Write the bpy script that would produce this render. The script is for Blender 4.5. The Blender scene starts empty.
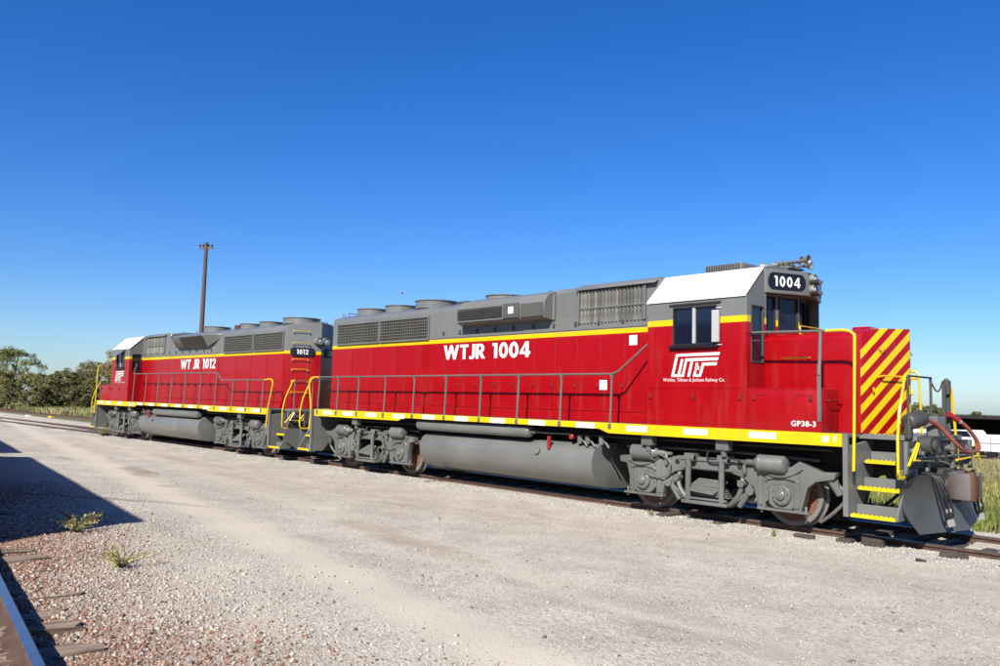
import bpy, bmesh, math, random
import numpy as np
from mathutils import Matrix, Vector
random.seed(7); rng = np.random.default_rng(11)
S = bpy.context.scene; COL = S.collection
PI = math.pi

# ------------------------------------------------------------------ camera
cam = bpy.data.cameras.new('camera'); cam_o = bpy.data.objects.new('camera', cam); COL.objects.link(cam_o)
CPOS = Vector((13.2194, -13.4619, 1.8757)); YAW, PIT, ROL, FPX = .830088, .083505, .0256097, 819.678
cf = Vector((-math.sin(YAW)*math.cos(PIT), math.cos(YAW)*math.cos(PIT), math.sin(PIT)))
cr = Vector((math.cos(YAW), math.sin(YAW), 0)); cu = cr.cross(cf)
cr2 = cr*math.cos(ROL)+cu*math.sin(ROL); cu2 = -cr*math.sin(ROL)+cu*math.cos(ROL)
cam_o.matrix_world = Matrix(((cr2.x, cu2.x, -cf.x, CPOS.x), (cr2.y, cu2.y, -cf.y, CPOS.y), (cr2.z, cu2.z, -cf.z, CPOS.z), (0, 0, 0, 1)))
cam.sensor_width = 36; cam.lens = FPX*36/1000; cam.clip_start = .1; cam.clip_end = 6000
S.camera = cam_o
# ------------------------------------------------------------------ sky, sun, exposure
SUN_AZ, SUN_EL = math.radians(23.6), math.radians(37.5)       # azimuth from -Y toward +X
sd = Vector((math.sin(SUN_AZ)*math.cos(SUN_EL), -math.cos(SUN_AZ)*math.cos(SUN_EL), math.sin(SUN_EL)))
W = bpy.data.worlds.new('World'); S.world = W; W.use_nodes = True
nt = W.node_tree; bg = nt.nodes['Background']
sky = nt.nodes.new('ShaderNodeTexSky'); sky.sky_type = 'NISHITA'; sky.sun_disc = False
sky.sun_elevation = SUN_EL; sky.sun_rotation = math.atan2(sd.x, sd.y)
sky.altitude = 0; sky.air_density = 1.0; sky.dust_density = 0.6; sky.ozone_density = 8.0
hs = nt.nodes.new('ShaderNodeHueSaturation'); hs.inputs['Saturation'].default_value = 1.22; hs.inputs['Hue'].default_value = .512
nt.links.new(sky.outputs[0], hs.inputs['Color']); nt.links.new(hs.outputs[0], bg.inputs[0]); bg.inputs[1].default_value = .076
sun = bpy.data.lights.new('sun', 'SUN'); sun.energy = 5.0; sun.angle = math.radians(.53); sun.color = (1, .95, .87)
sun_o = bpy.data.objects.new('sun', sun); COL.objects.link(sun_o); sun_o.rotation_euler = sd.to_track_quat('Z', 'Y').to_euler()
S.view_settings.view_transform = 'Standard'; S.view_settings.look = 'None'; S.view_settings.exposure = 1.0; S.view_settings.gamma = 1
S.render.engine = 'CYCLES'
try: S.cycles.max_bounces = 6
except Exception: pass

# ------------------------------------------------------------------ materials
MATS = {}
def nodes(name):
    m = bpy.data.materials.new(name); m.use_nodes = True; MATS[name] = m
    return m, m.node_tree, m.node_tree.nodes['Principled BSDF']
def N(t, typ, **kw):
    n = t.nodes.new(typ)
    for k, v in kw.items(): setattr(n, k, v)
    return n
def mixc(t, fac, a, b, mode='MIX'):
    n = N(t, 'ShaderNodeMix', data_type='RGBA', blend_type=mode)
    for sock, v in ((n.inputs[0], fac), (n.inputs[6], a), (n.inputs[7], b)):
        if hasattr(v, 'links'): t.links.new(v, sock)
        elif isinstance(v, (int, float)): sock.default_value = v
        else: sock.default_value = (*v, 1) if len(v) == 3 else v
    return n.outputs[2]
def math_(t, op, a, b=0.0, c=None):
    n = N(t, 'ShaderNodeMath', operation=op)
    for i, v in enumerate((a, b) if c is None else (a, b, c)):
        if hasattr(v, 'links'): t.links.new(v, n.inputs[i])
        else: n.inputs[i].default_value = v
    return n.outputs[0]
def noise(t, vec, scale, detail=4, rough=.55, stretch=None):
    if stretch:
        mp = N(t, 'ShaderNodeMapping'); mp.inputs['Scale'].default_value = stretch; t.links.new(vec, mp.inputs[0]); vec = mp.outputs[0]
    n = N(t, 'ShaderNodeTexNoise'); n.inputs['Scale'].default_value = scale; n.inputs['Detail'].default_value = detail; n.inputs['Roughness'].default_value = rough
    t.links.new(vec, n.inputs['Vector']); return n.outputs[0]
def ramp(t, fac, stops, interp='LINEAR'):
    n = N(t, 'ShaderNodeValToRGB'); n.color_ramp.interpolation = interp
    e = n.color_ramp.elements
    while len(e) < len(stops): e.new(.5)
    for i, (p, c) in enumerate(stops):
        e[i].position = p; c = (c, c, c) if isinstance(c, (int, float)) else c; e[i].color = (*c, 1)
    t.links.new(fac, n.inputs[0]); return n.outputs[0]
def bump(t, b, h, strength, dist=.01):
    n = N(t, 'ShaderNodeBump'); n.inputs['Strength'].default_value = strength; n.inputs['Distance'].default_value = dist
    t.links.new(h, n.inputs['Height']); t.links.new(n.outputs[0], b.inputs['Normal'])
RED, YEL, GREY, WHITE = (.40, .0010, .0050), (.88, .60, .003), (.198, .204, .194), (.80, .80, .78)
K = .64
def kc(c): return tuple(v*K for v in c)
def finish_paint(t, b, vec, col, rough=.3, wear=.22, coat=.35, dirt=(.16, .12, .085), dirt_amt=.22):
    n1 = noise(t, vec, 1.3, 5, .6); n2 = noise(t, vec, 5.0, 4, .6, (1, 1, .12)); n3 = noise(t, vec, 40, 3)
    f = ramp(t, n1, [(.3, 1-wear), (.75, 1.0)])
    col = mixc(t, 1.0, col, f, 'MULTIPLY')
    d = math_(t, 'MULTIPLY', ramp(t, n2, [(.52, 0.0), (.8, 1.0)]), dirt_amt)
    col = mixc(t, d, col, kc(dirt))
    t.links.new(col, b.inputs['Base Color'])
    r = math_(t, 'ADD', math_(t, 'MULTIPLY', n1, .25), rough-.1); t.links.new(r, b.inputs['Roughness'])
    b.inputs['Specular IOR Level'].default_value = .35; b.inputs['Coat Weight'].default_value = coat; b.inputs['Coat Roughness'].default_value = .14
    h = math_(t, 'ADD', math_(t, 'MULTIPLY', noise(t, vec, 1.9, 2), 3.0), math_(t, 'MULTIPLY', n3, .06))
    bump(t, b, h, .12, .012)
def paint(name, col, rough=.32, **kw):
    m, t, b = nodes(name); tc = N(t, 'ShaderNodeTexCoord')
    rgb = N(t, 'ShaderNodeRGB'); rgb.outputs[0].default_value = (*kc(col), 1)
    finish_paint(t, b, tc.outputs['Object'], rgb.outputs[0], rough, **kw); return m
def livery(name, z0, z1):
    m, t, b = nodes(name); tc = N(t, 'ShaderNodeTexCoord'); sp = N(t, 'ShaderNodeSeparateXYZ'); t.links.new(tc.outputs['Object'], sp.inputs[0])
    z = sp.outputs[2]
    col = mixc(t, math_(t, 'GREATER_THAN', z, z0), kc(RED), kc(YEL)); col = mixc(t, math_(t, 'GREATER_THAN', z, z1), col, kc(GREY))
    finish_paint(t, b, tc.outputs['Object'], col, .3, wear=.18, coat=.12); return m
def nose_mat():
    m, t, b = nodes('nose_paint'); tc = N(t, 'ShaderNodeTexCoord'); sp = N(t, 'ShaderNodeSeparateXYZ'); t.links.new(tc.outputs['Object'], sp.inputs[0])
    v = math_(t, 'ADD', math_(t, 'SUBTRACT', sp.outputs[2], math_(t, 'MULTIPLY', sp.outputs[1], .95)), -3.6375+.07+5.6)
    fr = math_(t, 'FRACT', math_(t, 'DIVIDE', v, .28))
    st = math_(t, 'LESS_THAN', fr, .5)
    st = math_(t, 'MULTIPLY', st, math_(t, 'GREATER_THAN', sp.outputs[0], 7.712))
    st = math_(t, 'MULTIPLY', st, math_(t, 'LESS_THAN', sp.outputs[2], 3.17))
    st = math_(t, 'MULTIPLY', st, math_(t, 'LESS_THAN', v, 5.6+.07+.14))
    finish_paint(t, b, tc.outputs['Object'], mixc(t, st, kc(RED), kc(YEL)), .3, wear=.16, coat=.12); return m
M_HOOD = livery('hood_paint', 3.26, 3.355); M_CAB = livery('cab_paint', 3.285, 3.39); M_NOSE = nose_mat()
M_RED = paint('red_paint', RED, .3, wear=.18, coat=.12); M_YEL = paint('yellow_paint', YEL, .4, wear=.14, dirt_amt=.22); M_GREY = paint('grey_paint', GREY, .42, coat=.15)
M_TRUCK = paint('truck_grey', (.185, .19, .18), .4, wear=.4, coat=.3, dirt_amt=.45, dirt=(.10, .075, .055))
M_WHITE = paint('white_paint', (1.0, 1.0, .97), .4, wear=.06, dirt_amt=.06)
M_LETTER = paint('letter_white', (.90, .90, .88), .4, wear=.06, dirt_amt=.04)
M_BLACK = paint('black_underframe', (.018, .017, .016), .6, coat=0)
M_DARKGREY = paint('dark_grey', (.07, .07, .065), .5, coat=0)
M_GRILLE = paint('grille_steel', (.15, .145, .125), .5, coat=0, dirt_amt=.4)
M_RUST = paint('rust_steel', (.13, .055, .03), .75, wear=.5, coat=0, dirt=(.30, .12, .05), dirt_amt=.5)
M_WHEELRIM = paint('wheel_rim', (.16, .155, .15), .4, coat=0, dirt_amt=.4, dirt=(.12, .06, .03))
def wheel_mat():
    m, t, b = nodes('wheel_steel'); tc = N(t, 'ShaderNodeTexCoord'); sp = N(t, 'ShaderNodeSeparateXYZ'); t.links.new(tc.outputs['Object'], sp.inputs[0])
    r = math_(t, 'SQRT', math_(t, 'ADD', math_(t, 'MULTIPLY', sp.outputs[0], sp.outputs[0]), math_(t, 'MULTIPLY', sp.outputs[2], sp.outputs[2])))
    n = noise(t, tc.outputs['Object'], 6, 5, .6)
    rust = mixc(t, n, (.035, .022, .016), (.20, .085, .042)); c = mixc(t, math_(t, 'GREATER_THAN', r, .435), rust, (.115, .11, .105))
    t.links.new(c, b.inputs['Base Color']); t.links.new(math_(t, 'SUBTRACT', .8, math_(t, 'MULTIPLY', math_(t, 'GREATER_THAN', r, .5), .35)), b.inputs['Roughness']); bump(t, b, n, .2, .005); return m
M_WHEELRIM = wheel_mat()
M_NAVY = paint('number_board', (.008, .010, .018), .42, coat=.0, wear=.05, dirt_amt=.0)
M_HOSE = paint('hose_rubber', (.02, .02, .02), .5, coat=0)
M_CABLE = paint('jumper_cable_orange', (.32, .085, .05), .5, coat=.1)
M_STAN = paint('handrail_grey', (.17, .16, .145), .4, coat=.1)
M_ALUB = paint('bright_aluminium', (.52, .52, .51), .35, coat=0, wear=.2, dirt_amt=.1)
M_ALU = paint('aluminium', (.36, .36, .35), .35, coat=0, wear=.1, dirt_amt=.1)
def glass(name, col, rough=.06):
    m, t, b = nodes(name); b.inputs['Base Color'].default_value = (*col, 1); b.inputs['Roughness'].default_value = rough
    b.inputs['IOR'].default_value = 1.5; tc = N(t, 'ShaderNodeTexCoord'); bump(t, b, noise(t, tc.outputs['Object'], 2, 2), .05, .01); return m
M_GLASS = glass('tinted_glass', (.006, .008, .02))
M_LENS = glass('lamp_lens', (.35, .36, .38), .12)
def rail_mat(name, top, zt=-.02, rg=.52):
    m, t, b = nodes(name); tc = N(t, 'ShaderNodeTexCoord'); ge = N(t, 'ShaderNodeNewGeometry'); sp = N(t, 'ShaderNodeSeparateXYZ'); t.links.new(ge.outputs['Normal'], sp.inputs[0])
    up = math_(t, 'GREATER_THAN', sp.outputs[2], .85)
    so = N(t, 'ShaderNodeSeparateXYZ'); t.links.new(tc.outputs['Object'], so.inputs[0])
    up = math_(t, 'MULTIPLY', up, math_(t, 'GREATER_THAN', so.outputs[2], zt))
    n = noise(t, tc.outputs['Object'], 9, 6, .65)
    rust = ramp(t, n, [(.3, (.03, .017, .012)), (.55, (.065, .034, .024)), (.8, (.12, .058, .038))])
    t.links.new(mixc(t, up, rust, top), b.inputs['Base Color'])
    t.links.new(math_(t, 'MULTIPLY', up, .9), b.inputs['Metallic'])
    t.links.new(math_(t, 'SUBTRACT', .85, math_(t, 'MULTIPLY', up, rg)), b.inputs['Roughness'])
    bump(t, b, n, .4, .006); return m
M_RAIL = rail_mat('rail_rusty', (.10, .07, .06)); M_RAILS = rail_mat('rail_polished', (.30, .31, .34), .40, .62)
def wood_mat(name, a, bcol):
    m, t, b = nodes(name); tc = N(t, 'ShaderNodeTexCoord'); oi = N(t, 'ShaderNodeObjectInfo')
    n = noise(t, tc.outputs['Object'], 14, 6, .65, (1.5, .08, 1.5)); n2 = noise(t, tc.outputs['Object'], 3, 3)
    c = ramp(t, n, [(.32, bcol), (.62, a)])
    c = mixc(t, 1, c, ramp(t, oi.outputs['Random'], [(0, .7), (1, 1.15)]), 'MULTIPLY')
    t.links.new(c, b.inputs['Base Color']); b.inputs['Roughness'].default_value = .9; bump(t, b, n, .8, .012); return m
M_TIE = wood_mat('tie_wood', (.27, .195, .14), (.075, .05, .035)); M_TIED = wood_mat('tie_dark', (.06, .045, .035), (.02, .016, .013)); M_POLE = wood_mat('pole_wood', (.13, .09, .07), (.05, .035, .03))

# ------------------------------------------------------------------ mesh builder
class MB:
    def __init__(s): s.v = []; s.f = []
    def add(s, vs, fs):
        o = len(s.v); s.v += [tuple(p) for p in vs]; s.f += [tuple(i+o for i in f) for f in fs]; return s
    def box(s, x0, x1, y0, y1, z0, z1):
        vs = [(x, y, z) for x in (x0, x1) for y in (y0, y1) for z in (z0, z1)]
        return s.add(vs, [(0, 1, 3, 2), (4, 6, 7, 5), (0, 4, 5, 1), (2, 3, 7, 6), (0, 2, 6, 4), (1, 5, 7, 3)])
    def prism(s, poly, a, b, plane='xz', poly2=None):
        def P(u, v, w): return (u, w, v) if plane == 'xz' else ((w, u, v) if plane == 'yz' else (u, v, w))
        n = len(poly); q = poly2 or poly
        vs = [P(u, v, a) for u, v in poly]+[P(u, v, b) for u, v in q]
        return s.add(vs, [tuple(range(n)), tuple(range(2*n-1, n-1, -1))]+[(i, i+n, (i+1) % n+n, (i+1) % n) for i in range(n)])
    def cyl(s, p0, p1, r0, r1=None, n=16, caps=True):
        p0, p1 = Vector(p0), Vector(p1); r1 = r0 if r1 is None else r1
        d = (p1-p0).normalized(); u = d.orthogonal().normalized(); w = d.cross(u)
        vs = []
        for p, r in ((p0, r0), (p1, r1)):
            for i in range(n):
                a = 2*PI*i/n; vs.append(p+u*(r*math.cos(a))+w*(r*math.sin(a)))
        fs = [(i, (i+1) % n, (i+1) % n+n, i+n) for i in range(n)]
        if caps: fs += [tuple(range(n-1, -1, -1)), tuple(range(n, 2*n))]
        return s.add(vs, fs)
    def lathe(s, prof, org, axis, n=20):        # prof: (r, h) pairs along axis
        org, d = Vector(org), Vector(axis).normalized(); u = d.orthogonal().normalized(); w = d.cross(u); vs = []; k = len(prof)
        for r, h in prof:
            for i in range(n):
                a = 2*PI*i/n; vs.append(org+d*h+u*(r*math.cos(a))+w*(r*math.sin(a)))
        fs = [(j*n+i, j*n+(i+1) % n, (j+1)*n+(i+1) % n, (j+1)*n+i) for j in range(k-1) for i in range(n)]
        if prof[0][0] > 1e-4: fs.append(tuple(range(n-1, -1, -1)))
        if prof[-1][0] > 1e-4: fs.append(tuple(range((k-1)*n, k*n)))
        return s.add(vs, fs)
    def tube(s, pts, r, n=8):
        pts = [Vector(p) for p in pts]; m = len(pts); vs = []
        for i, p in enumerate(pts):
            t = ((pts[min(i+1, m-1)]-p).normalized()+(p-pts[max(i-1, 0)]).normalized()).normalized()
            if i == 0: u = t.orthogonal().normalized()
            else: u = (u-t*u.dot(t)).normalized()
            w = t.cross(u)
            for j in range(n):
                a = 2*PI*j/n; vs.append(p+u*(r*math.cos(a))+w*(r*math.sin(a)))
        fs = [(i*n+j, i*n+(j+1) % n, (i+1)*n+(j+1) % n, (i+1)*n+j) for i in range(m-1) for j in range(n)]
        fs += [tuple(range(n-1, -1, -1)), tuple(range((m-1)*n, m*n))]
        return s.add(vs, fs)
    def mesh(s, name, bev=0, seg=1, ang=35):
        me = bpy.data.meshes.new(name); me.from_pydata(s.v, [], s.f)
        bm = bmesh.new(); bm.from_mesh(me)
        bmesh.ops.recalc_face_normals(bm, faces=bm.faces)
        if bev:
            es = [e for e in bm.edges if len(e.link_faces) == 2 and e.calc_face_angle(0) > math.radians(40)]
            bmesh.ops.bevel(bm, geom=es, offset=bev, offset_type='OFFSET', segments=seg, profile=.6, affect='EDGES', clamp_overlap=True)
        bm.to_mesh(me); bm.free()
        for p in me.polygons: p.use_smooth = True
        me.set_sharp_from_angle(angle=math.radians(ang)); return me
    def build(s, name, mat, parent=None, bev=0, seg=1, ang=35):
        return link(name, s.mesh(name, bev, seg, ang), mat, parent)
def link(name, me, mat=None, parent=None, loc=None):
    if mat is not None and not me.materials: me.materials.append(mat)
    o = bpy.data.objects.new(name, me); COL.objects.link(o); o.parent = parent
    if loc: o.location = loc
    return o
def thing(name, label, cat, loc=(0, 0, 0), rz=0, group=None):
    o = bpy.data.objects.new(name, None); COL.objects.link(o); o.location = loc; o.rotation_euler = (0, 0, rz); o.empty_display_size = .3
    return tag(o, label, cat, group)
def tag(o, label, cat, group=None, kind=None):
    o['label'] = label; o['category'] = cat
    if group: o['group'] = group
    if kind: o['kind'] = kind
    return o
def struct(o, kind='structure', label=None):
    o['kind'] = kind
    if label: o['label'] = label
    return o
def smooth_path(pts, k=6):          # Catmull-Rom
    P = [Vector(p) for p in pts]; out = []
    for i in range(len(P)-1):
        a, b, c, d = P[max(i-1, 0)], P[i], P[i+1], P[min(i+2, len(P)-1)]
        for j in range(k):
            t = j/k; out.append(.5*((2*b)+(c-a)*t+(2*a-5*b+4*c-d)*t*t+(3*b-a-3*c+d)*t**3))
    return out+[P[-1]]

# ------------------------------------------------------------------ lettering
def arc(cx, cy, rx, ry, a0, a1, n=12):
    return [(cx+rx*math.cos(math.radians(a0+(a1-a0)*i/n)), cy+ry*math.sin(math.radians(a0+(a1-a0)*i/n))) for i in range(n+1)]
GLY = {
 'W': (1.16, [[(0, 1), (.21, 1), (.33, .42), (.49, 1), (.67, 1), (.83, .42), (.95, 1), (1.16, 1), (.92, 0), (.74, 0), (.58, .58), (.42, 0), (.24, 0)]]),
 'T': (.60, [[(0, 1), (.62, 1), (.62, .82), (.41, .82), (.41, 0), (.21, 0), (.21, .82), (0, .82)]]),
 'J': (.42, [[(.22, 1), (.43, 1)]+arc(.20, .23, .23, .25, 0, -100, 10)+[(0, .03), (.03, .2)]+arc(.15, .25, .07, .08, -100, 0, 5)]),
 'R': (.64, [[(0, 0), (0, 1), (.28, 1)]+arc(.29, .69, .30, .31, 85, -62, 12)+[(.66, 0), (.42, 0), (.21, .37), (.2, .37), (.2, 0)], [(.2, .83), (.27, .83)]+arc(.27, .69, .11, .14, 80, -80, 8)+[(.27, .55), (.2, .55)]]),
 '1': (.40, [[(.02, 1), (.36, 1), (.36, 0), (.15, 0), (.15, .81), (.02, .81)]]),
 '0': (.60, [arc(.30, .5, .30, .52, 0, 345, 23), arc(.30, .5, .105, .30, 0, 345, 23)]),
 '4': (.68, [[(.37, 1), (.57, 1), (.57, .37), (.67, .37), (.67, .2), (.57, .2), (.57, 0), (.37, 0), (.37, .2), (0, .2), (0, .33)], [(.37, .37), (.19, .37), (.37, .73)]]),
 '2': (.60, [arc(.29, .71, .29, .31, 180, -38, 14)+[(.30, .19), (.58, .19), (.58, 0), (-.02, 0), (-.02, .04), (.34, .56)]+arc(.29, .71, .10, .13, -40, 180, 8)]),
 ' ': (.34, [])}
def glyph_mesh(name, text, height, width, gap=.07, slant=0):
    cu_ = bpy.data.curves.new(name, 'CURVE'); cu_.dimensions = '2D'; cu_.fill_mode = 'BOTH'; x = 0; sp = []
    for ch in text:
        w, polys = GLY[ch]
        for p in polys: sp.append([(x+u+slant*v, v) for u, v in p])
        x += w+gap
    tot = x-gap
    for p in sp:
        s_ = cu_.splines.new('POLY'); s_.points.add(len(p)-1); s_.use_cyclic_u = True
        for i, (u, v) in enumerate(p): s_.points[i].co = (u/tot*width-width/2, v*height, 0, 1)
    return curve_mesh(name, cu_)
def curve_mesh(name, cu_):
    o = bpy.data.objects.new(name, cu_); COL.objects.link(o); bpy.context.view_layer.update()
    me = bpy.data.meshes.new_from_object(o.evaluated_get(bpy.context.evaluated_depsgraph_get())); me.name = name; me.materials.clear()
    bpy.data.objects.remove(o); bpy.data.curves.remove(cu_); return me
def text_mesh(name, body, height, bold=.0, width=None, sx=1.0):
    cu_ = bpy.data.curves.new(name, 'FONT'); cu_.body = body; cu_.size = height*1.42; cu_.offset = bold; cu_.align_x = 'CENTER'; cu_.space_character = 1.06; cu_.resolution_u = 3; cu_.fill_mode = 'FRONT'
    me = curve_mesh(name, cu_)
    xs = [v.co.x for v in me.vertices]; ys = [v.co.y for v in me.vertices]
    w = max(xs)-min(xs); h = max(ys)-min(ys); cx, cy = (max(xs)+min(xs))/2, min(ys)
    for v in me.vertices: v.co.x = (v.co.x-cx)*((width/w) if width else sx); v.co.y = (v.co.y-cy)*height/h
    return me
def poly_mesh(name, polys):
    mb = MB()
    for i, p in enumerate(polys): mb.add([(u, v, i*.0005) for u, v in p], [tuple(range(len(p)))])
    me = bpy.data.meshes.new(name); me.from_pydata(mb.v, [], mb.f); return me
def decal(name, me, mat, parent, org, u, nrm):
    """bake a flat mesh into parent space: u = reading direction, nrm = outward normal"""
    u = Vector(u).normalized(); n = Vector(nrm).normalized(); v = n.cross(u); o = Vector(org)
    me = me.copy()
    M = Matrix(((u.x, v.x, n.x, o.x), (u.y, v.y, n.y, o.y), (u.z, v.z, n.z, o.z), (0, 0, 0, 1)))
    me.transform(M); return link(name, me, mat, parent)
def rounded(w, h, r, n=6):
    return arc(w/2-r, h/2-r, r, r, 0, 90, n)+arc(-w/2+r, h/2-r, r, r, 90, 180, n)+arc(-w/2+r, -h/2+r, r, r, 180, 270, n)+arc(w/2-r, -h/2+r, r, r, 270, 360, n)
def plate(name, poly, t, mat, parent, org, u, nrm, bev=0):
    u = Vector(u).normalized(); n = Vector(nrm).normalized(); v = n.cross(u); o = Vector(org)
    mb = MB().prism(poly, 0, t, 'xy'); mb.v = [tuple(o+u*p[0]+v*p[1]+n*p[2]) for p in mb.v]
    return mb.build(name, mat, parent, bev)
LOGO = [[(222,103),(540,98),(534,116),(218,119)], [(217,121),(237,121),(210,229),(190,229)], [(260,135),(278,135),(254,229),(235,229)], [(292,132),(530,129),(524,147),(288,150)],
        [(288,152),(305,152),(286,229),(268,229)], [(190,231),(286,231),(283,246),(186,246)], [(332,152),(351,152),(327,246),(307,246)], [(414,161),(521,159),(515,177),(410,179)],
        [(409,181),(428,181),(413,229),(394,229)], [(352,231),(412,231),(406,246),(348,246)], [(360,207),(376,207),(371,229),(353,229)]]
def logo_mesh(w):
    k = w/(540-187); return poly_mesh('logo', [[((x-363)*k, (246-y)*k) for x, y in p] for p in LOGO])
AMP = text_mesh('ampersand', '&', .125, .0)
SMALL = text_mesh('company_line', 'Wichita, Tillman & Jackson Railway Co.', .078, .0, width=1.24)

# ------------------------------------------------------------------ terrain
SLOPE_L = -.118
def left_rail_y(x): return -12.177+SLOPE_L*(x-8.328)            # outer edge of the near rail of the yard track
def track_y(x):                                               # centre line of the siding under the locomotives
    if x > -5: return 0.0
    if x > -26: return -.00106*(x+5)**2
    return -.00106*21**2+.0445*(x+26)
def sstep(a, b, x): t = np.clip((x-a)/(b-a), 0, 1); return t*t*(3-2*t)
def gz(x, y):
    x = np.asarray(x, float); y = np.asarray(y, float)
    z = -.09+.34*np.clip((-2.2-y)/7.3, 0, 1)
    z = z-.12*sstep(2.2, 6, y)-.9*sstep(10, 45, y)*sstep(-45, -15, x)
    z = z-.035*np.exp(-((y+.0)/.55)**2)*(x > -40)*(np.abs(y) < 2)
    z = z+.018*np.sin(x*1.7+y*.6)*np.sin(y*1.3-x*.35)*(y < -1.5)+.010*np.sin(x*4.1+1.3*y)*np.sin(y*3.7+.5*x)*(y < -1.5)
    return z
def axis(fine0, fine1, step, lo, hi, g=1.16):
    a = list(np.arange(fine0, fine1, step)); d = step; x = fine0; L = []
    while x > lo: d *= g; x -= d; L.append(x)
    d = step; x = a[-1]; R_ = []
    while x < hi: d *= g; x += d; R_.append(x)
    return np.array(L[::-1]+a+R_)
gx = axis(-30, 18, .22, -2500, 2500); gy = axis(-18, 8, .18, -2500, 2500)
X, Y = np.meshgrid(gx, gy, indexing='ij'); Z = gz(X, Y)
vv = np.stack([X.ravel(), Y.ravel(), Z.ravel()], 1); ni, nj = X.shape
ii, jj = np.meshgrid(np.arange(ni-1), np.arange(nj-1), indexing='ij'); a = (ii*nj+jj).ravel()
ff = np.stack([a, a+nj, a+nj+1, a+1], 1)
def np_mesh(name, v, f, col=None):
    me = bpy.data.meshes.new(name); n, k = f.shape
    me.vertices.add(len(v)); me.vertices.foreach_set('co', v.astype(np.float32).ravel())
    me.loops.add(n*k); me.loops.foreach_set('vertex_index', f.astype(np.int32).ravel())
    me.polygons.add(n); me.polygons.foreach_set('loop_start', np.arange(0, n*k, k, dtype=np.int32))
    me.update(calc_edges=True)
    if col is not None:
        at = me.color_attributes.new('tint', 'FLOAT_COLOR', 'POINT'); c = np.ones((len(v), 4), np.float32); c[:, :3] = col; at.data.foreach_set('color', c.ravel())
    return me
def ground_mat():
    m, t, b = nodes('gravel_ground'); tc = N(t, 'ShaderNodeTexCoord'); P = tc.outputs['Object']
    sp = N(t, 'ShaderNodeSeparateXYZ'); t.links.new(P, sp.inputs[0]); x, y = sp.outputs[0], sp.outputs[1]
    big = noise(t, P, .35, 5, .6); mid = noise(t, P, 1.6, 5, .65)
    vo = N(t, 'ShaderNodeTexVoronoi'); vo.inputs['Scale'].default_value = 38; t.links.new(P, vo.inputs['Vector'])
    vo2 = N(t, 'ShaderNodeTexVoronoi'); vo2.inputs['Scale'].default_value = 95; t.links.new(P, vo2.inputs['Vector'])
    cellv = N(t, 'ShaderNodeSeparateColor'); t.links.new(vo.outputs['Color'], cellv.inputs[0])
    cv2 = N(t, 'ShaderNodeSeparateColor'); t.links.new(vo2.outputs['Color'], cv2.inputs[0])
    base = ramp(t, cellv.outputs[0], [(0, (.36, .315, .265)), (.3, (.55, .495, .425)), (.8, (.67, .615, .54)), (1, (.80, .75, .68))])
    base = mixc(t, .4, base, ramp(t, cv2.outputs[0], [(0, (.30, .26, .215)), (.35, (.58, .525, .455)), (1, (.76, .70, .62))]))
    base = mixc(t, 1, base, ramp(t, mid, [(.3, .80), (.7, 1.06)]), 'MULTIPLY')
    base = mixc(t, 1, base, ramp(t, big, [(.3, (.88, .86, .83)), (.65, (1.03, 1.02, 1.0))]), 'MULTIPLY')
    # worn wheel path of fine tan dust
    py = math_(t, 'ADD', math_(t, 'MULTIPLY', x, -.155), -8.25)
    pyc = math_(t, 'ADD', py, math_(t, 'MULTIPLY', math_(t, 'SUBTRACT', mid, .5), .55))
    d = math_(t, 'ABSOLUTE', math_(t, 'SUBTRACT', y, pyc)); pm = ramp(t, d, [(.16, .9), (.55, 0.0)])
    d2 = math_(t, 'ABSOLUTE', math_(t, 'SUBTRACT', math_(t, 'ADD', y, -1.75), pyc)); pm2 = ramp(t, d2, [(.10, .45), (.5, 0.0)])
    dust = mixc(t, mid, (.60, .525, .43), (.67, .60, .505))
    base = mixc(t, pm, base, dust); base = mixc(t, pm2, base, dust)
    # darker oily / damp patches
    st = ramp(t, noise(t, P, .55, 4, .6, (.6, 1.4, 1)), [(.60, 0.0), (.74, .55)])
    base = mixc(t, math_(t, 'MULTIPLY', st, math_(t, 'LESS_THAN', y, -2.5)), base, (.20, .165, .13))
    # larger worn patches: brown dirt by the wheel path, damp spots farther off
    for (ex, ey, rx, ry, rot, amt, cc) in ((4.9, -7.35, 2.3, .42, -.18, .55, (.36, .285, .215)), (-5.6, -6.9, 1.8, .38, -.2, .6, (.27, .21, .16)), (-4.2, -5.3, 1.6, .3, -.1, .4, (.34, .28, .22)), (8.9, -7.6, 1.6, .3, -.1, .35, (.40, .34, .28)), (2.5, -4.2, 3.0, .3, -.06, .3, (.42, .36, .30)), (-11, -4.2, 3, .4, -.1, .4, (.36, .30, .24))):
        dx_, dy_ = math_(t, 'SUBTRACT', x, ex), math_(t, 'SUBTRACT', y, ey)
        u_ = math_(t, 'DIVIDE', math_(t, 'ADD', math_(t, 'MULTIPLY', dx_, math.cos(rot)), math_(t, 'MULTIPLY', dy_, math.sin(rot))), rx)
        v_ = math_(t, 'DIVIDE', math_(t, 'SUBTRACT', math_(t, 'MULTIPLY', dy_, math.cos(rot)), math_(t, 'MULTIPLY', dx_, math.sin(rot))), ry)
        q_ = math_(t, 'ADD', math_(t, 'ADD', math_(t, 'MULTIPLY', u_, u_), math_(t, 'MULTIPLY', v_, v_)), math_(t, 'MULTIPLY', math_(t, 'SUBTRACT', mid, .5), 2.2))
        base = mixc(t, math_(t, 'MULTIPLY', ramp(t, q_, [(.15, 1.0), (1.0, 0.0)]), amt), base, cc)
    # reddish crushed ballast beside the yard track
    yl = math_(t, 'ADD', math_(t, 'MULTIPLY', x, SLOPE_L), -12.177-SLOPE_L*8.328)
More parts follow.
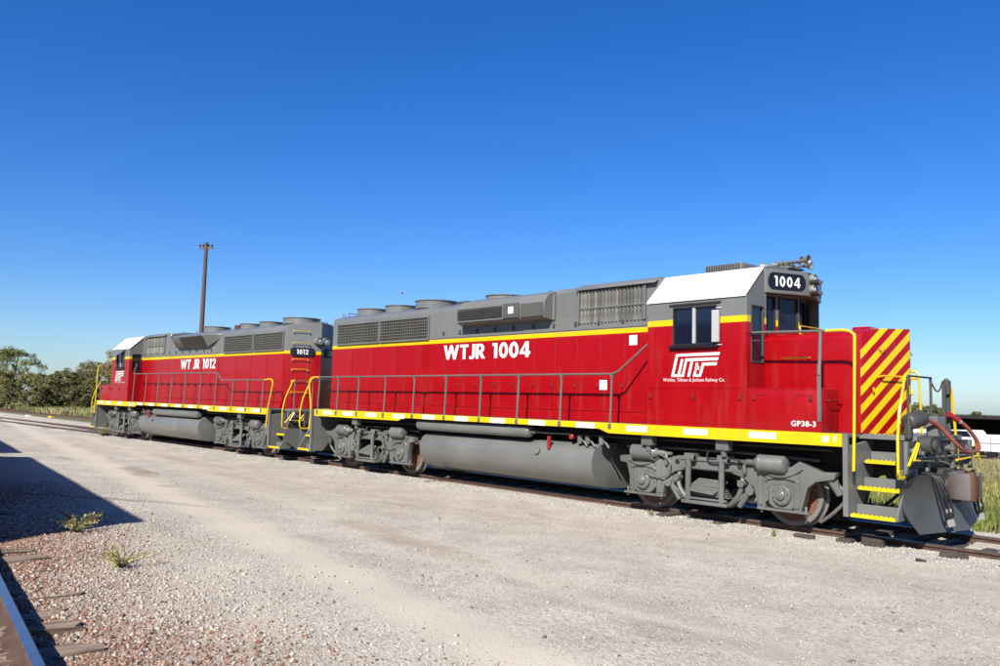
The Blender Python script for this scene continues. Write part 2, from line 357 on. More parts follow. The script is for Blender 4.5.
    dl = math_(t, 'SUBTRACT', y, yl); dl = math_(t, 'SUBTRACT', dl, math_(t, 'MULTIPLY', math_(t, 'SUBTRACT', mid, .5), 1.6))
    rm = ramp(t, math_(t, 'DIVIDE', dl, 4.0), [(.10, .85), (.42, 0.0)])
    redb = ramp(t, cellv.outputs[1], [(0, (.15, .085, .06)), (.5, (.33, .20, .145)), (1, (.50, .38, .30))])
    base = mixc(t, rm, base, redb)
    # thin dark line in the ground colour across the yard, fading toward +x
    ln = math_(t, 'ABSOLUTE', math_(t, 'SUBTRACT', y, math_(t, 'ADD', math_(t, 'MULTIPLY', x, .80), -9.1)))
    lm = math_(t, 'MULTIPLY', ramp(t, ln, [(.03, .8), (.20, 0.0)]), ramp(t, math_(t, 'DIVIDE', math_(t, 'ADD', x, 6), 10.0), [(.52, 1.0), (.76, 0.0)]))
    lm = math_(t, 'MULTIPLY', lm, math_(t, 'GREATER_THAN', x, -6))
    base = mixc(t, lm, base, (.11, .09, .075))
    # soil beyond the siding
    gm = ramp(t, math_(t, 'ADD', math_(t, 'SUBTRACT', y, 2.2), math_(t, 'MULTIPLY', math_(t, 'SUBTRACT', mid, .5), 2.0)), [(0.0, 0.0), (.6, 1.0)])
    soil = mixc(t, mid, (.10, .105, .04), (.24, .20, .11)); base = mixc(t, gm, base, soil)
    base = mixc(t, 1, base, (.655, .657, .64), 'MULTIPLY')
    t.links.new(base, b.inputs['Base Color']); b.inputs['Roughness'].default_value = .95; b.inputs['Specular IOR Level'].default_value = .2
    h = math_(t, 'ADD', math_(t, 'MULTIPLY', math_(t, 'SUBTRACT', 1.0, vo.outputs['Distance']), 1.0), math_(t, 'MULTIPLY', math_(t, 'SUBTRACT', 1.0, vo2.outputs['Distance']), .5))
    bump(t, b, math_(t, 'MULTIPLY', h, math_(t, 'SUBTRACT', 1.0, math_(t, 'MULTIPLY', pm, .6))), .5, .016)
    return m
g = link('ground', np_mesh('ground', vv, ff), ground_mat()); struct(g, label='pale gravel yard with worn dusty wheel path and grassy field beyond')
for p in g.data.polygons: p.use_smooth = True

# loose stones: real geometry on the gravel, nobody could count them
def tint_mat(name, rough=.9, extra=None):
    m, t, b = nodes(name); at = N(t, 'ShaderNodeAttribute'); at.attribute_name = 'tint'
    c = at.outputs['Color']
    t.links.new(c, b.inputs['Base Color']); b.inputs['Roughness'].default_value = rough; b.inputs['Specular IOR Level'].default_value = .25
    if extra: b.inputs['Subsurface Weight'].default_value = 0
    return m
M_STONE = tint_mat('stone_tint')
ico_v = []; ph = (1+5**.5)/2
OCT = np.array([(1, 0, 0), (-1, 0, 0), (0, 1, 0), (0, -1, 0), (0, 0, 1), (0, 0, -1)], float)
OF = np.array([(0, 2, 4), (2, 1, 4), (1, 3, 4), (3, 0, 4), (2, 0, 5), (1, 2, 5), (3, 1, 5), (0, 3, 5)])
CU = np.array([(x, y, z) for x in (-1, 1) for y in (-1, 1) for z in (-1, 1)], float)*.75
CF = np.array([(0, 1, 3), (0, 3, 2), (4, 6, 7), (4, 7, 5), (0, 4, 5), (0, 5, 1), (2, 3, 7), (2, 7, 6), (0, 2, 6), (0, 6, 4), (1, 5, 7), (1, 7, 3)])
def stones(name, n, sampler, smin, smax, colf, mat, base=OCT, bf=OF):
    x, y = sampler(n); n = len(x); s = smin+(smax-smin)*rng.random(n)**2.2
    V = np.repeat(base[None], n, 0)*(1+rng.uniform(-.38, .38, (n, len(base), 3)))
    V *= s[:, None, None]*rng.uniform(.6, 1.15, (n, 1, 3))
    a_ = rng.uniform(0, 2*PI, n); b_ = rng.uniform(-.6, .6, n)
    c, sn = np.cos(b_)[:, None], np.sin(b_)[:, None]
    yy, zz = V[:, :, 1]*c-V[:, :, 2]*sn, V[:, :, 1]*sn+V[:, :, 2]*c; V[:, :, 1], V[:, :, 2] = yy, zz
    c, sn = np.cos(a_)[:, None], np.sin(a_)[:, None]
    xx, yy = V[:, :, 0]*c-V[:, :, 1]*sn, V[:, :, 0]*sn+V[:, :, 1]*c
    V[:, :, 0], V[:, :, 1] = xx+x[:, None], yy+y[:, None]; V[:, :, 2] = V[:, :, 2]*.75+(gz(x, y)+s*.18)[:, None]
    k = len(base); F = (bf[None]+(np.arange(n)*k)[:, None, None]).reshape(-1, 3)
    col = np.repeat(colf(x, y), k, 0)
    return struct(link(name, np_mesh(name, V.reshape(-1, 3), F, col), mat), 'stuff')
def yard_sampler(n):       # denser near where the photographer stands
    r = 2.2+26*rng.random(n)**1.7; th = YAW+rng.uniform(-.62, .62, n)
    x = CPOS.x-np.sin(th)*r; y = CPOS.y+np.cos(th)*r
    pd = np.abs(y-(-.155*x-8.25)); keep = (y < -.95+np.where(x < -5, -.00106*(x+5)**2, 0)) & (y > left_rail_y(x)+.05) & (rng.random(n) > .93*np.exp(-(pd/.42)**2))
    cl = np.sin(x*1.9+.7*y)*np.sin(y*2.3-.4*x)+np.sin(x*.8-y*1.1); keep &= rng.random(n) < .62+.25*cl
    return x[keep], y[keep]
def yard_col(x, y):
    n = len(x); c = np.array([.56, .505, .44])[None]*rng.uniform(.6, 1.12, (n, 1))*rng.uniform(.95, 1.05, (n, 3))
    rd = np.clip(1.15-(y-left_rail_y(x)+rng.normal(0, .4, n)+.45*np.sin(x*1.3))/1.25, 0, .88)
    r = np.array([.37, .215, .155])[None]*rng.uniform(.3, 1.4, (n, 1)); pick = (rng.random(n) < rd)[:, None]
    c = np.where(pick, r, c); rust = (rng.random(n) < .02)[:, None]
    c = np.where(rust, np.array([.22, .10, .06])[None], c); return np.clip(c, 0, .72)*np.array([.645, .648, .63])
stones('loose_gravel', 210000, yard_sampler, .0035, .0125, yard_col, M_STONE)['label'] = 'loose pale gravel stones strewn over the yard'
def ballast_sampler(n):
    x = rng.uniform(-3, 12, n); y = left_rail_y(x)+np.abs(rng.normal(.0, .9, n))+.03; k = (y > left_rail_y(x)+.03) & (y < left_rail_y(x)+2.6) & (np.hypot(x-CPOS.x, y-CPOS.y) > 2.4)
    y2 = left_rail_y(x)-rng.uniform(.1, 1.5, n)
    y = np.where(rng.random(n) < .25, y2, y); k = (y < left_rail_y(x)+2.6) & (np.hypot(x-CPOS.x, y-CPOS.y) > 2.4)
    return x[k], y[k]
stones('red_ballast', 52000, ballast_sampler, .006, .022, yard_col, M_STONE)['label'] = 'reddish crushed ballast stones beside the yard track'
def toe_sampler(n):
    x = rng.uniform(-30, 12, n); y = np.array([track_y(a) for a in x])+np.where(rng.random(n) < .7, -rng.uniform(.86, 1.9, n), rng.uniform(-.6, .6, n)); return x, y
stones('siding_ballast', 30000, toe_sampler, .009, .026, lambda x, y: np.array([.345, .325, .295])[None]*rng.uniform(.6, 1.15, (len(x), 1))*np.ones((1, 3)), M_STONE)['label'] = 'pale ballast stones along the siding rails'

stones('scattered_stones', 3800, yard_sampler, .010, .026, lambda x, y: np.array([.36, .33, .30])[None]*rng.choice([.3, .6, .85, 1.0], len(x), p=[.3, .25, .3, .15])[:, None]*np.ones((1, 3)), M_STONE)['label'] = 'scattered larger stones and dark chips on the gravel'
# ------------------------------------------------------------------ tracks
RAILP = [(-.07, -.17), (.07, -.17), (.07, -.158), (.012, -.14), (.010, -.045), (.036, -.035), (.036, -.006), (.028, 0), (-.028, 0), (-.036, -.006), (-.036, -.035), (-.010, -.045), (-.012, -.14), (-.07, -.158)]
def rail(parent, pts, mat, name='rail'):
    n = len(RAILP); V = []; F = []
    for i, p in enumerate(pts):
        t = Vector(pts[min(i+1, len(pts)-1)])-Vector(pts[max(i-1, 0)]); t.z = 0; t.normalize(); s_ = Vector((-t.y, t.x, 0))
        for u, z in RAILP: V.append((p[0]+s_.x*u, p[1]+s_.y*u, p[2]+z))
    for i in range(len(pts)-1):
        for j in range(n): F.append((i*n+j, i*n+(j+1) % n, (i+1)*n+(j+1) % n, (i+1)*n+j))
    F += [tuple(range(n-1, -1, -1)), tuple(range((len(pts)-1)*n, len(pts)*n))]
    mb = MB().add(V, F); o = mb.build(name, mat, parent, ang=30); return o
siding = thing('siding_track', 'rusty siding track carrying the two red locomotives', 'track', (0, 0, 0))
xs_ = [60, 20, 8, 0, -5]+list(range(-8, -30, -3))+[-40, -60, -90, -140]
for s_ in (-1, 1): rail(siding, [(x, track_y(x)+s_*.753, 0) for x in xs_][::-1], M_RAIL)
TIE = MB().box(-.11, .11, -1.3, 1.3, -.09, .09).mesh('tie', .012)
for i in range(90):
    x = 14-i*.54+random.uniform(-.06, .06)
    o = link('tie', TIE, M_TIED, siding, (x, track_y(x)+random.uniform(-.05, .05), -.195+random.uniform(-.01, .018)+(.05 if i in (12, 18) else 0))); o.rotation_euler = (random.uniform(-.01, .01), random.uniform(-.02, .02), random.uniform(-.03, .03))
JB = MB().box(-.46, .46, -.03, .0, -.128, -.055)
for k in range(6): JB.cyl((-.38+k*.152, -.03, -.09), (-.38+k*.152, -.055, -.09), .018, n=6)
JBM = JB.mesh('joint_bar', .004)
for x in (8.0, -3.9, 3.0): link('joint_bar', JBM, M_RAIL, siding, (x, track_y(x)-.753-.012, 0))
YT = []
for q in range(6):
    mb = MB()
    for i_ in range(9):
        pass
    xs_t = np.linspace(-.105, .105, 4); ys_t = np.linspace(-1.3, 1.3, 15); V = []; F = []
    for j_, yy_ in enumerate(ys_t):
        for zz_ in (-.09, .09):
            for xx_ in xs_t: V.append((xx_*rng.uniform(.86, 1.06)*(1 if 0 < j_ < 14 else .9), yy_+rng.uniform(-.03, .03)*(1 if 0 < j_ < 14 else 1.6), zz_+(rng.uniform(-.016, .012) if zz_ > 0 else 0)))
    for j_ in range(14):
        a0 = j_*8; b0 = a0+8
        for i_ in range(3): F += [(a0+i_, a0+i_+1, b0+i_+1, b0+i_), (a0+4+i_, b0+4+i_, b0+5+i_, a0+5+i_)]
        F += [(a0, b0, b0+4, a0+4), (a0+3, a0+7, b0+7, b0+3)]
    F += [(0, 4, 5, 1), (1, 5, 6, 2), (2, 6, 7, 3)]+[(112, 113, 117, 116), (113, 114, 118, 117), (114, 115, 119, 118)]
    YT.append(MB().add(V, F).mesh('tie', 0, 1, 25))
yard = thing('yard_track', 'yard track with polished rail and weathered half buried wooden ties', 'track', (0, 0, 0))
for off in (-.035, -1.54): rail(yard, [(x, left_rail_y(x)+off, .42) for x in (60, 20, 8, 0, -20, -60, -140)][::-1], M_RAILS)
ang = math.atan(SLOPE_L)
for i in range(44):
    x = 14.2-i*.525+random.uniform(-.05, .05); ln = random.uniform(-.20, .06)
    o = link('tie', YT[i % 6], M_TIE, yard, (x, left_rail_y(x)-.79+ln, .168+random.uniform(-.006, .020))); o.rotation_euler = (random.uniform(-.012, .012), random.uniform(-.04, .04), ang+random.uniform(-.04, .04))
SPK = MB().box(-.08, .08, -.17, .17, -.012, .006); SPK.box(-.012, .012, .085, .12, .0, .035); SPKM = SPK.mesh('tie_plate', .003)
for i in range(14):
    x = 10.5-i*.525
    o = link('tie_plate', SPKM, M_RUST, yard, (x, left_rail_y(x)-.035, .252)); o.rotation_euler = (0, 0, ang)
back = thing('far_track', 'far rusty track running past the brush', 'track', (0, 0, 0))
for off in (0, 1.5): rail(back, [(-140, 2.2+off, -.03), (-75, 4.3+off, -.05), (-50, 5.6+off, -.05), (-30, 7.6+off, -.08), (-5, 11.5+off, -.16), (4, 16.5+off, -.25), (30, 19+off, -.3), (90, 24+off, -.3)], M_RAIL)

# ------------------------------------------------------------------ locomotive
def hood_profile(hw, zb, zc, zt, r=.16):
    right = [(hw, zb), (hw, zc-r)]+arc(hw-r, zc-r, r, r, 0, 62, 5)+[(hw*.45, zt-.02), (0, zt)]
    return right+[(-y, z) for y, z in right[-2::-1]]
def vprism(prof, x0, x1, hw, a0=0.0, a1=0.0):
    """hood shell whose ends come to a shallow vertical V"""
    P_ = prof+[(0.0, prof[0][1])]; n = len(P_); it = next(i for i, p in enumerate(P_) if abs(p[0]) < 1e-6)
    V = [(x0-a0*(1-abs(y)/hw), y, z) for y, z in P_]+[(x1+a1*(1-abs(y)/hw), y, z) for y, z in P_]
    F = [(i, i+n, (i+1) % n+n, (i+1) % n) for i in range(n)]
    for o in (0, n): F += [tuple(o+i for i in [n-1]+list(range(it+1))), tuple(o+i for i in list(range(it, n-1))+[n-1])]
    return MB().add(V, F)
VA = .49; VN = .36           # how far the hood end and the nose come forward on the centre line
def hood_end(s, y, z, d=0.0):
    n = Vector((-1, s*VA, 0)).normalized(); return Vector((-(7.6+VA*(1-y/1.0)), s*y, z))+n*d
def nose_end(s, y, z, d=0.0):
    n = Vector((1, s*VN/.95, 0)).normalized(); return Vector((7.72+VN*(1-y/.95), s*y, z))+n*d
def holed_wall(mb, u0, u1, v0, v1, holes, P, th):
    """wall in (u,v) with rectangular openings; P(u,v,d) maps to 3D, d=0 outside, d=th inside"""
    us = sorted({u0, u1}|{h[0] for h in holes}|{h[1] for h in holes}); vs = sorted({v0, v1}|{h[2] for h in holes}|{h[3] for h in holes})
    inh = lambda u, v: any(h[0] < u < h[1] and h[2] < v < h[3] for h in holes)
    for i in range(len(us)-1):
        for j in range(len(vs)-1):
            if inh((us[i]+us[i+1])/2, (vs[j]+vs[j+1])/2): continue
            q = [(us[i], vs[j]), (us[i+1], vs[j]), (us[i+1], vs[j+1]), (us[i], vs[j+1])]
            mb.add([P(u, v, 0) for u, v in q], [(0, 1, 2, 3)]); mb.add([P(u, v, th) for u, v in q], [(3, 2, 1, 0)])
    for h in holes:
        q = [(h[0], h[2]), (h[1], h[2]), (h[1], h[3]), (h[0], h[3])]
        for k in range(4):
            a_, b_ = q[k], q[(k+1) % 4]; mb.add([P(*a_, 0), P(*b_, 0), P(*b_, th), P(*a_, th)], [(0, 1, 2, 3)])
def flat_build(mb, name, mat, parent):      # no bevel / no recalc: open sheets
    me = bpy.data.meshes.new(name); me.from_pydata(mb.v, [], mb.f); bm = bmesh.new(); bm.from_mesh(me); bmesh.ops.remove_doubles(bm, verts=bm.verts, dist=.0005); bmesh.ops.recalc_face_normals(bm, faces=bm.faces); bm.to_mesh(me); bm.free()
    return link(name, me, mat, parent)

LATCH = MB().box(-.028, .028, -.012, .012, -.05, .05).box(-.012, .012, -.03, -.012, -.03, .02).mesh('latch', .004)
LATCHR = LATCH.copy()
def make_truck(root, X0, vs, flip):
    T = bpy.data.objects.new('truck', None); COL.objects.link(T); T.parent = root; T.location = (X0, 0, 0)
    f = flip
    wheel = MB().lathe([(.10, -.02), (.10, .0), (.30, .02), (.40, -.015), (.42, -.02), (.505, -.02), (.508, .02), (.508, .10), (.545, .115), (.545, .14), (.42, .14), (.38, .10), (.12, .10), (.1, .14)], (0, 0, 0), (0, 1, 0), 36)
    wm = wheel.mesh('wheel', ang=28)
    for ax in (-1.372, 1.372):
        for s in (-1, 1):
            o = link('wheel', wm, M_WHEELRIM, T, (ax, s*.825, .508)); o.rotation_euler = (0, 0, 0 if s < 0 else PI)
        MB().cyl((ax, -.8, .508), (ax, .8, .508), .09, n=12).cyl((ax, -.35, .508), (ax, .35, .508), .3, n=16).build('axle', M_BLACK, T)
    PF = [(-1.92, .93), (-1.92, .82), (-1.76, .80), (-1.69, .56), (-1.69, .28), (-1.57, .28), (-1.52, .62), (-1.42, .66), (-1.22, .66), (-1.10, .6), (-1.08, .28), (-.94, .28), (-.88, .58), (-.68, .72), (-.45, .78), (.45, .78), (.68, .72), (.88, .58), (.94, .28), (1.08, .28), (1.10, .6), (1.22, .66), (1.42, .66), (1.52, .62), (1.57, .28), (1.69, .28), (1.80, .66), (1.93, .76), (2.22, .82), (2.26, .93), (2.02, .92), (1.81, 1.0), (1.66, 1.06), (1.52, .96), (1.05, .92), (.6, 1.01), (-.6, 1.01), (-1.05, .92), (-1.45, .96), (-1.62, .96)]
    for s in (-1, 1):
        mb = MB().prism([(u*f, z) for u, z in PF], s*1.05, s*1.20, 'xz')
        mb.build('side_frame', M_TRUCK, T, .018, 2)
        for u0, u1, z0, z1 in ((-.55, .55, .94, .985), (-.5, .5, .80, .835)): MB().box(u0, u1, s*1.195, s*1.225, z0, z1).build('frame_rib', M_TRUCK, T, .008)
        for u in (-1.63, -1.0, 1.0, 1.63): MB().box(u*f-.035, u*f+.035, s*1.195, s*1.222, .32, .86).build('frame_rib', M_TRUCK, T, .008)
        for u in (.62, -.62): MB().cyl((u*f, s*1.19, .90), (u*f, s*1.212, .90), .05, n=14).build('frame_boss', M_BLACK, T, .008)
        for ax in (-1.372, 1.372):
            j = MB().prism([(ax-.24, .36), (ax-.24, .62), (ax-.16, .70), (ax+.16, .70), (ax+.24, .62), (ax+.24, .36), (ax+.14, .29), (ax-.14, .29)], s*1.0, s*1.19, 'xz')
            j.cyl((ax, s*1.18, .508), (ax, s*1.245, .508), .165, .155, 20); j.cyl((ax, s*1.24, .508), (ax, s*1.285, .508), .085, .07, 14); j.cyl((ax, s*1.28, .508), (ax, s*1.30, .508), .04, n=10)
            for k in range(8):
                a_ = 2*PI*k/8+.3; j.cyl((ax+.125*math.cos(a_), s*1.24, .508+.125*math.sin(a_)), (ax+.125*math.cos(a_), s*1.262, .508+.125*math.sin(a_)), .018, n=6)
            j.box(ax-.30, ax-.235, s*1.08, s*1.22, .40, .60); j.box(ax+.235, ax+.30, s*1.08, s*1.22, .40, .60)
            j.build('journal_box', M_TRUCK, T, .010)
            tb = MB().box(ax-.44, ax+.44, s*1.10, s*1.21, .245, .285)
            for k in (-.38, .38): tb.cyl((ax+k, s*1.155, .2), (ax+k, s*1.155, .36), .022, n=8)
            tb.build('tie_bar', M_TRUCK, T, .006)
            # coil springs over the journal
            sg = MB()
            for k in (-.14, .14):
                pts = [(ax+k+.055*math.cos(a_), s*1.12+.055*math.sin(a_), .70+.16*a_/(2*PI*4)) for a_ in np.linspace(0, 2*PI*4, 40)]
                sg.tube(pts, .016, 5)
            sg.build('coil_spring', M_TRUCK, T)
        for u, z, d in ((-1.33, 1.03, 1), (1.23, .99, -1)):
            u *= f; d *= f
            c = MB().lathe([(.0, -.25), (.10, -.25), (.145, -.22), (.145, .17), (.15, .175), (.15, .22), (.10, .23), (.085, .30), (.05, .32), (.05, .46), (.03, .47), (.03, .62)], (u, s*1.24, z), (d, 0, 0), 18)
            c.box(u-.2, u+.2, s*1.10, s*1.22, z-.16, z-.06); c.cyl((u+d*.5, s*1.24, z), (u+d*.5, s*1.24, z-.20), .035, n=8)
            for k in range(6):
                a_ = 2*PI*k/6; c.cyl((u+d*.215, s*1.24+.125*math.cos(a_), z+.125*math.sin(a_)), (u+d*.245, s*1.24+.125*math.cos(a_), z+.125*math.sin(a_)), .016, n=6)
            c.build('brake_cylinder', M_TRUCK, T, .006)
        for u in (-.30, .36):
            h = MB().box(u*f-.10, u*f+.10, s*1.10, s*1.33, .94, 1.07)
            h.tube([(u*f-.02, s*1.30, 1.03), (u*f-.02, s*1.31, .6), (u*f-.02, s*1.31, .27)], .05, 10); h.cyl((u*f-.1, s*1.3, .99), (u*f+.1, s*1.3, .99), .05, n=10)
            h.build('swing_hanger', M_TRUCK, T, .008)
        sp = MB().box(-.44, .46, s*1.02, s*1.36, .215, .275)
        sp.box(-.42, .44, s*1.28, s*1.345, .29, .33)
        sp.build('spring_plank', M_TRUCK, T, .012)
        ls = MB()
        for k in range(6): ls.box(-.42+.03*k, .44-.03*k, s*1.10, s*1.24, .35+.032*k, .375+.032*k)
        ls.build('leaf_spring', M_TRUCK, T, .004)
        pl = MB().add([(-.36, s*1.34, .46), (.20, s*1.34, .42), (.30, s*1.06, .62), (-.26, s*1.06, .64), (-.36, s*1.34, .435), (.20, s*1.34, .395), (.30, s*1.06, .595), (-.26, s*1.06, .615)], [(0, 1, 2, 3), (7, 6, 5, 4), (0, 4, 5, 1), (1, 5, 6, 2), (2, 6, 7, 3), (3, 7, 4, 0)])
        for k in range(5):
            for q in range(3): pl.cyl((-.26+k*.1, s*(1.29-.08*q), .468+.055*q), (-.26+k*.1, s*(1.29-.08*q), .482+.055*q), .018, n=6)
        pl.build('step_plate', M_TRUCK, T)
        for u in (-.82, .80):
            r_ = MB().tube([(u*f, s*1.14, .66), (u*f-.06*f*(1 if u > 0 else -1), s*1.15, .46), (u*f-.22*f*(1 if u > 0 else -1), s*1.15, .24)], .045, 8)
            r_.cyl((u*f, s*1.05, .52), (u*f, s*1.22, .52), .075, n=12)
            r_.tube([(u*f, s*1.16, .52), (u*.62*f, s*1.16, .30)], .035, 8)
            r_.build('brake_rigging', M_TRUCK, T)
        for ax in (-1.372, 1.372):
            for q in (-1, 1):
                for z in (.40, .50, .60, .72, .80): MB().cyl((ax+q*.262, s*1.19, z), (ax+q*.262, s*1.232, z), .017, n=6).build('pedestal_bolt', M_TRUCK, T)
            MB().prism([(ax-.30, .72), (ax-.22, .84), (ax-.08, .88), (ax+.08, .88), (ax+.22, .84), (ax+.30, .72), (ax+.20, .74), (ax, .78), (ax-.20, .74)], s*1.16, s*1.235, 'xz').build('pedestal_cap', M_TRUCK, T, .01)
            MB().tube(smooth_path([(ax-.32, s*1.24, .88), (ax-.1, s*1.26, .80), (ax+.16, s*1.25, .83), (ax+.36, s*1.22, .95)]), .013, 6).build('journal_pipe', M_TRUCK, T)
        for u in (-.58, .60):
            q = 1 if u > 0 else -1
            MB().tube(smooth_path([(u*f, s*1.10, .80), (u*f+.05*q*f, s*1.16, .62), (u*f-.02*q*f, s*1.18, .42), (u*f-.16*q*f, s*1.16, .27)]), .042, 8).cyl((u*f+.05*q*f, s*1.10, .62), (u*f+.05*q*f, s*1.24, .62), .06, n=12).build('brake_lever', M_TRUCK, T)
            MB().tube([(u*f, s*1.02, .34), (u*f*1.7, s*1.02, .40)], .04, 8).cyl((u*f*1.15, s*.98, .36), (u*f*1.35, s*.98, .37), .07, n=12).build('slack_adjuster', M_TRUCK, T)
        MB().tube([(-1.9, s*1.0, 1.10), (-.6, s*1.04, 1.12), (.6, s*1.04, 1.12), (1.9, s*1.0, 1.08)], .025, 6).build('brake_pipe', M_TRUCK, T)
        MB().tube(smooth_path([(.05*f, s*1.26, 1.12), (.1*f, s*1.32, 1.0), (.62*f, s*1.30, 1.02), (.78*f, s*1.27, .94)]), .016, 6).build('brake_hose', M_HOSE, T)
        sh = MB()
        for ax in (-1.372, 1.372):
            q = -1 if ax > 0 else 1
            sh.prism([(ax+q*.56+q*.06*math.cos(t_), .508+.22*t_) for t_ in (-1, -.5, 0, .5, 1)]+[(ax+q*.66, .508+.2), (ax+q*.66, .508-.2)], s*.78, s*.9, 'xz')
        sh.build('brake_shoe', M_DARKGREY, T)
        MB().tube(smooth_path([(2.05*f, s*1.13, .88), (2.2*f, s*1.05, .75), (2.32*f, s*1.0, .55), (2.1*f, s*.95, .30), (1.85*f, s*.88, .12)]), .028, 8).cyl((2.12*f, s*1.08, .84), (2.24*f, s*1.04, .58), .09, .05, 10).build('sand_pipe', M_TRUCK, T)
        MB().tube(smooth_path([(-1.0*f, s*1.27, 1.02), (-.72*f, s*1.30, .9), (-.78*f, s*1.29, .66), (-1.0*f, s*1.27, .60), (-1.3*f, s*1.26, .66)]), .014, 6).build('brake_hose', M_TRUCK, T)
    MB().box(-1.6, 1.6, -.5, .5, .62, .98).build('bolster', M_BLACK, T)
    return T

def end_assembly(root, d, vs, front, plow):
    """platform, steps, poles, coupler at one end; d=+1 for +x"""
    E_ = bpy.data.objects.new('end_platform', None); COL.objects.link(E_); E_.parent = root
    bx = lambda mb, a, b, *r: mb.box(min(d*a, d*b), max(d*a, d*b), *r)
    MBx = bx(MB(), 7.60, 8.5, -.92, .92, 1.455, 1.53); MBx.build('platform_deck', M_GREY, E_, .006)
    bm_ = bx(MB(), 8.40, 8.47, -1.36, 1.36, 1.06, 1.455); bx(bm_, 8.28, 8.41, -.7, .7, .55, 1.40); bm_.build('buffer_beam', M_DARKGREY, E_, .010)
    for y_ in (-1.28, -.5, .5, 1.28): bx(MB(), 8.47, 8.52, y_-.04, y_+.04, 1.0, 1.455).build('beam_gusset', M_GREY, E_, .006)
    for k, (y_, z_) in enumerate(((-1.05, 1.32), (-.9, 1.30), (-.3, 1.34), (.3, 1.34), (.9, 1.30), (1.05, 1.32))):
        MB().cyl((d*8.44, y_, z_), (d*8.60, y_, z_-.02), .035, n=10).cyl((d*8.50, y_, z_), (d*8.545, y_, z_-.005), .05, n=8).box(min(d*8.51, d*8.53), max(d*8.51, d*8.53), y_-.01, y_+.10, z_+.04, z_+.055).build('angle_cock', M_RUSTC if k % 2 else M_GREY, E_)
    MB().tube([(d*8.54, -1.3, 1.22), (d*8.54, 1.3, 1.22)], .018, 6).build('train_line', M_STAN, E_)
    for s in (-1, 1):
        yb = lambda a, b: (min(s*a, s*b), max(s*a, s*b))
        w = MB(); w.prism([(s*1.53, .34), (s*1.53, 1.34), (s*.6, 1.45), (s*.6, 1.0), (s*1.12, .34)], d*7.70, d*7.755, 'yz'); bx(w, 7.69, 7.765, *yb(1.47, 1.534), .335, 1.53)
        w.build('step_side_plate', M_GREY, E_, .004)
        w = MB().prism([(s*1.50, .34), (s*1.50, .42), (s*1.26, .80), (s*1.02, 1.17), (s*.80, 1.45), (s*.55, 1.45), (s*1.15, .34)], d*8.43, d*8.455, 'yz'); w.build('step_side_plate', M_GREY, E_, .004)
        for k in range(4):
            z = .37+.378*k; y1 = 1.53-.25*k
            if k < 3:
                st = bx(MB(), 7.765, 8.43, *yb(y1-.30, y1-.026), z-.028, z+.0)
                bx(st, 7.765, 8.43, *yb(y1-.30, y1-.285), z+.0, z+.14); st.build('step', M_GREY, E_, .004)
            ns = bx(MB(), 7.80, 8.425, *yb(y1-.026, y1), z-.03, z+.022)
            for q in range(9): bx(ns, 7.83+q*.065, 7.862+q*.065, *yb(y1-.024, y1-.004), z+.022, z+.034)
            ns.build('step_nosing', M_YEL, E_, .003)
    # coupler
    c = MB().prism([(d*8.35, .72), (d*8.35, .92), (d*8.60, .95), (d*8.72, 1.02), (d*8.80, 1.0), (d*8.80, .64), (d*8.70, .60), (d*8.58, .68)], -.17, .17, 'xz')
    c.prism([(d*8.64, -.18), (d*8.76, -.25), (d*8.92, -.28), (d*8.99, -.25), (d*8.985, -.10), (d*8.90, -.04), (d*8.90, .06), (d*8.99, .11), (d*9.0, .22), (d*8.90, .25), (d*8.72, .18)], .61, 1.0, 'xy'); c.build('coupler', M_RUSTC, E_, .02, 2)
    k_ = MB().cyl((d*8.955, -.15, .60), (d*8.955, -.15, 1.02), .075, n=16); k_.prism([(d*8.955, -.21), (d*9.03, -.17), (d*9.04, -.02), (d*8.97, -.02), (d*8.945, -.1)], .655, .965, 'xy'); k_.build('knuckle', M_RUST, E_, .012, 2)
    MB().box(min(d*8.45, d*8.62), max(d*8.45, d*8.62), -.30, .30, .62, 1.04).build('coupler_pocket', M_DARKGREY, E_, .02)
    # end handrails
    for s in (-1, 1):
        if plow and s != vs:
            MB().tube(smooth_path([(d*8.45, s*.60, 2.28), (d*8.45, s*.66, 2.14), (d*8.45, s*.78, 1.6), (d*8.455, s*.84, 1.2), (d*8.455, s*.84, 1.0)], 4), .021, 8).build('corner_handrail', M_YEL, E_); continue
        er = MB().tube([(d*8.46, s*1.10, 1.5), (d*8.46, s*1.10, 2.4), (d*8.46, s*.24, 2.4), (d*8.46, s*.24, 1.5)], .021, 8); er.build('end_handrail', M_DARKGREY if front else M_STAN, E_)
        pts = [(d*8.44, s*1.10, 2.42), (d*8.44, s*1.16, 2.38), (d*8.45, s*1.40, 1.85), (d*8.455, s*1.475, 1.5), (d*8.455, s*1.475, 1.02), (d*8.455, s*1.42, .95), (d*8.455, s*1.2, .95), (d*8.455, s*1.15, 1.0), (d*8.455, s*1.15, 1.12)]
        MB().tube(pts, .021, 8).build('corner_handrail', M_YEL, E_)
    MB().tube(smooth_path([(d*8.46, -.24, 2.36), (d*8.47, -.08, 2.22), (d*8.47, .08, 2.22), (d*8.46, .24, 2.36)]), .012, 6).build('chain', M_DARKGREY, E_)
    # uncoupling lever
    MB().tube([(d*8.58, -1.44, 1.12), (d*8.62, -1.2, 1.44), (d*8.62, -1.16, 1.44), (d*8.60, -1.3, 1.20), (d*8.60, -1.1, 1.19)], .019, 6).build('uncoupling_lever', M_YEL, E_); MB().tube([(d*8.60, -1.1, 1.19), (d*8.62, -.3, 1.16), (d*8.8, -.1, 1.08)], .012, 6).build('lever_rod', M_STAN, E_)
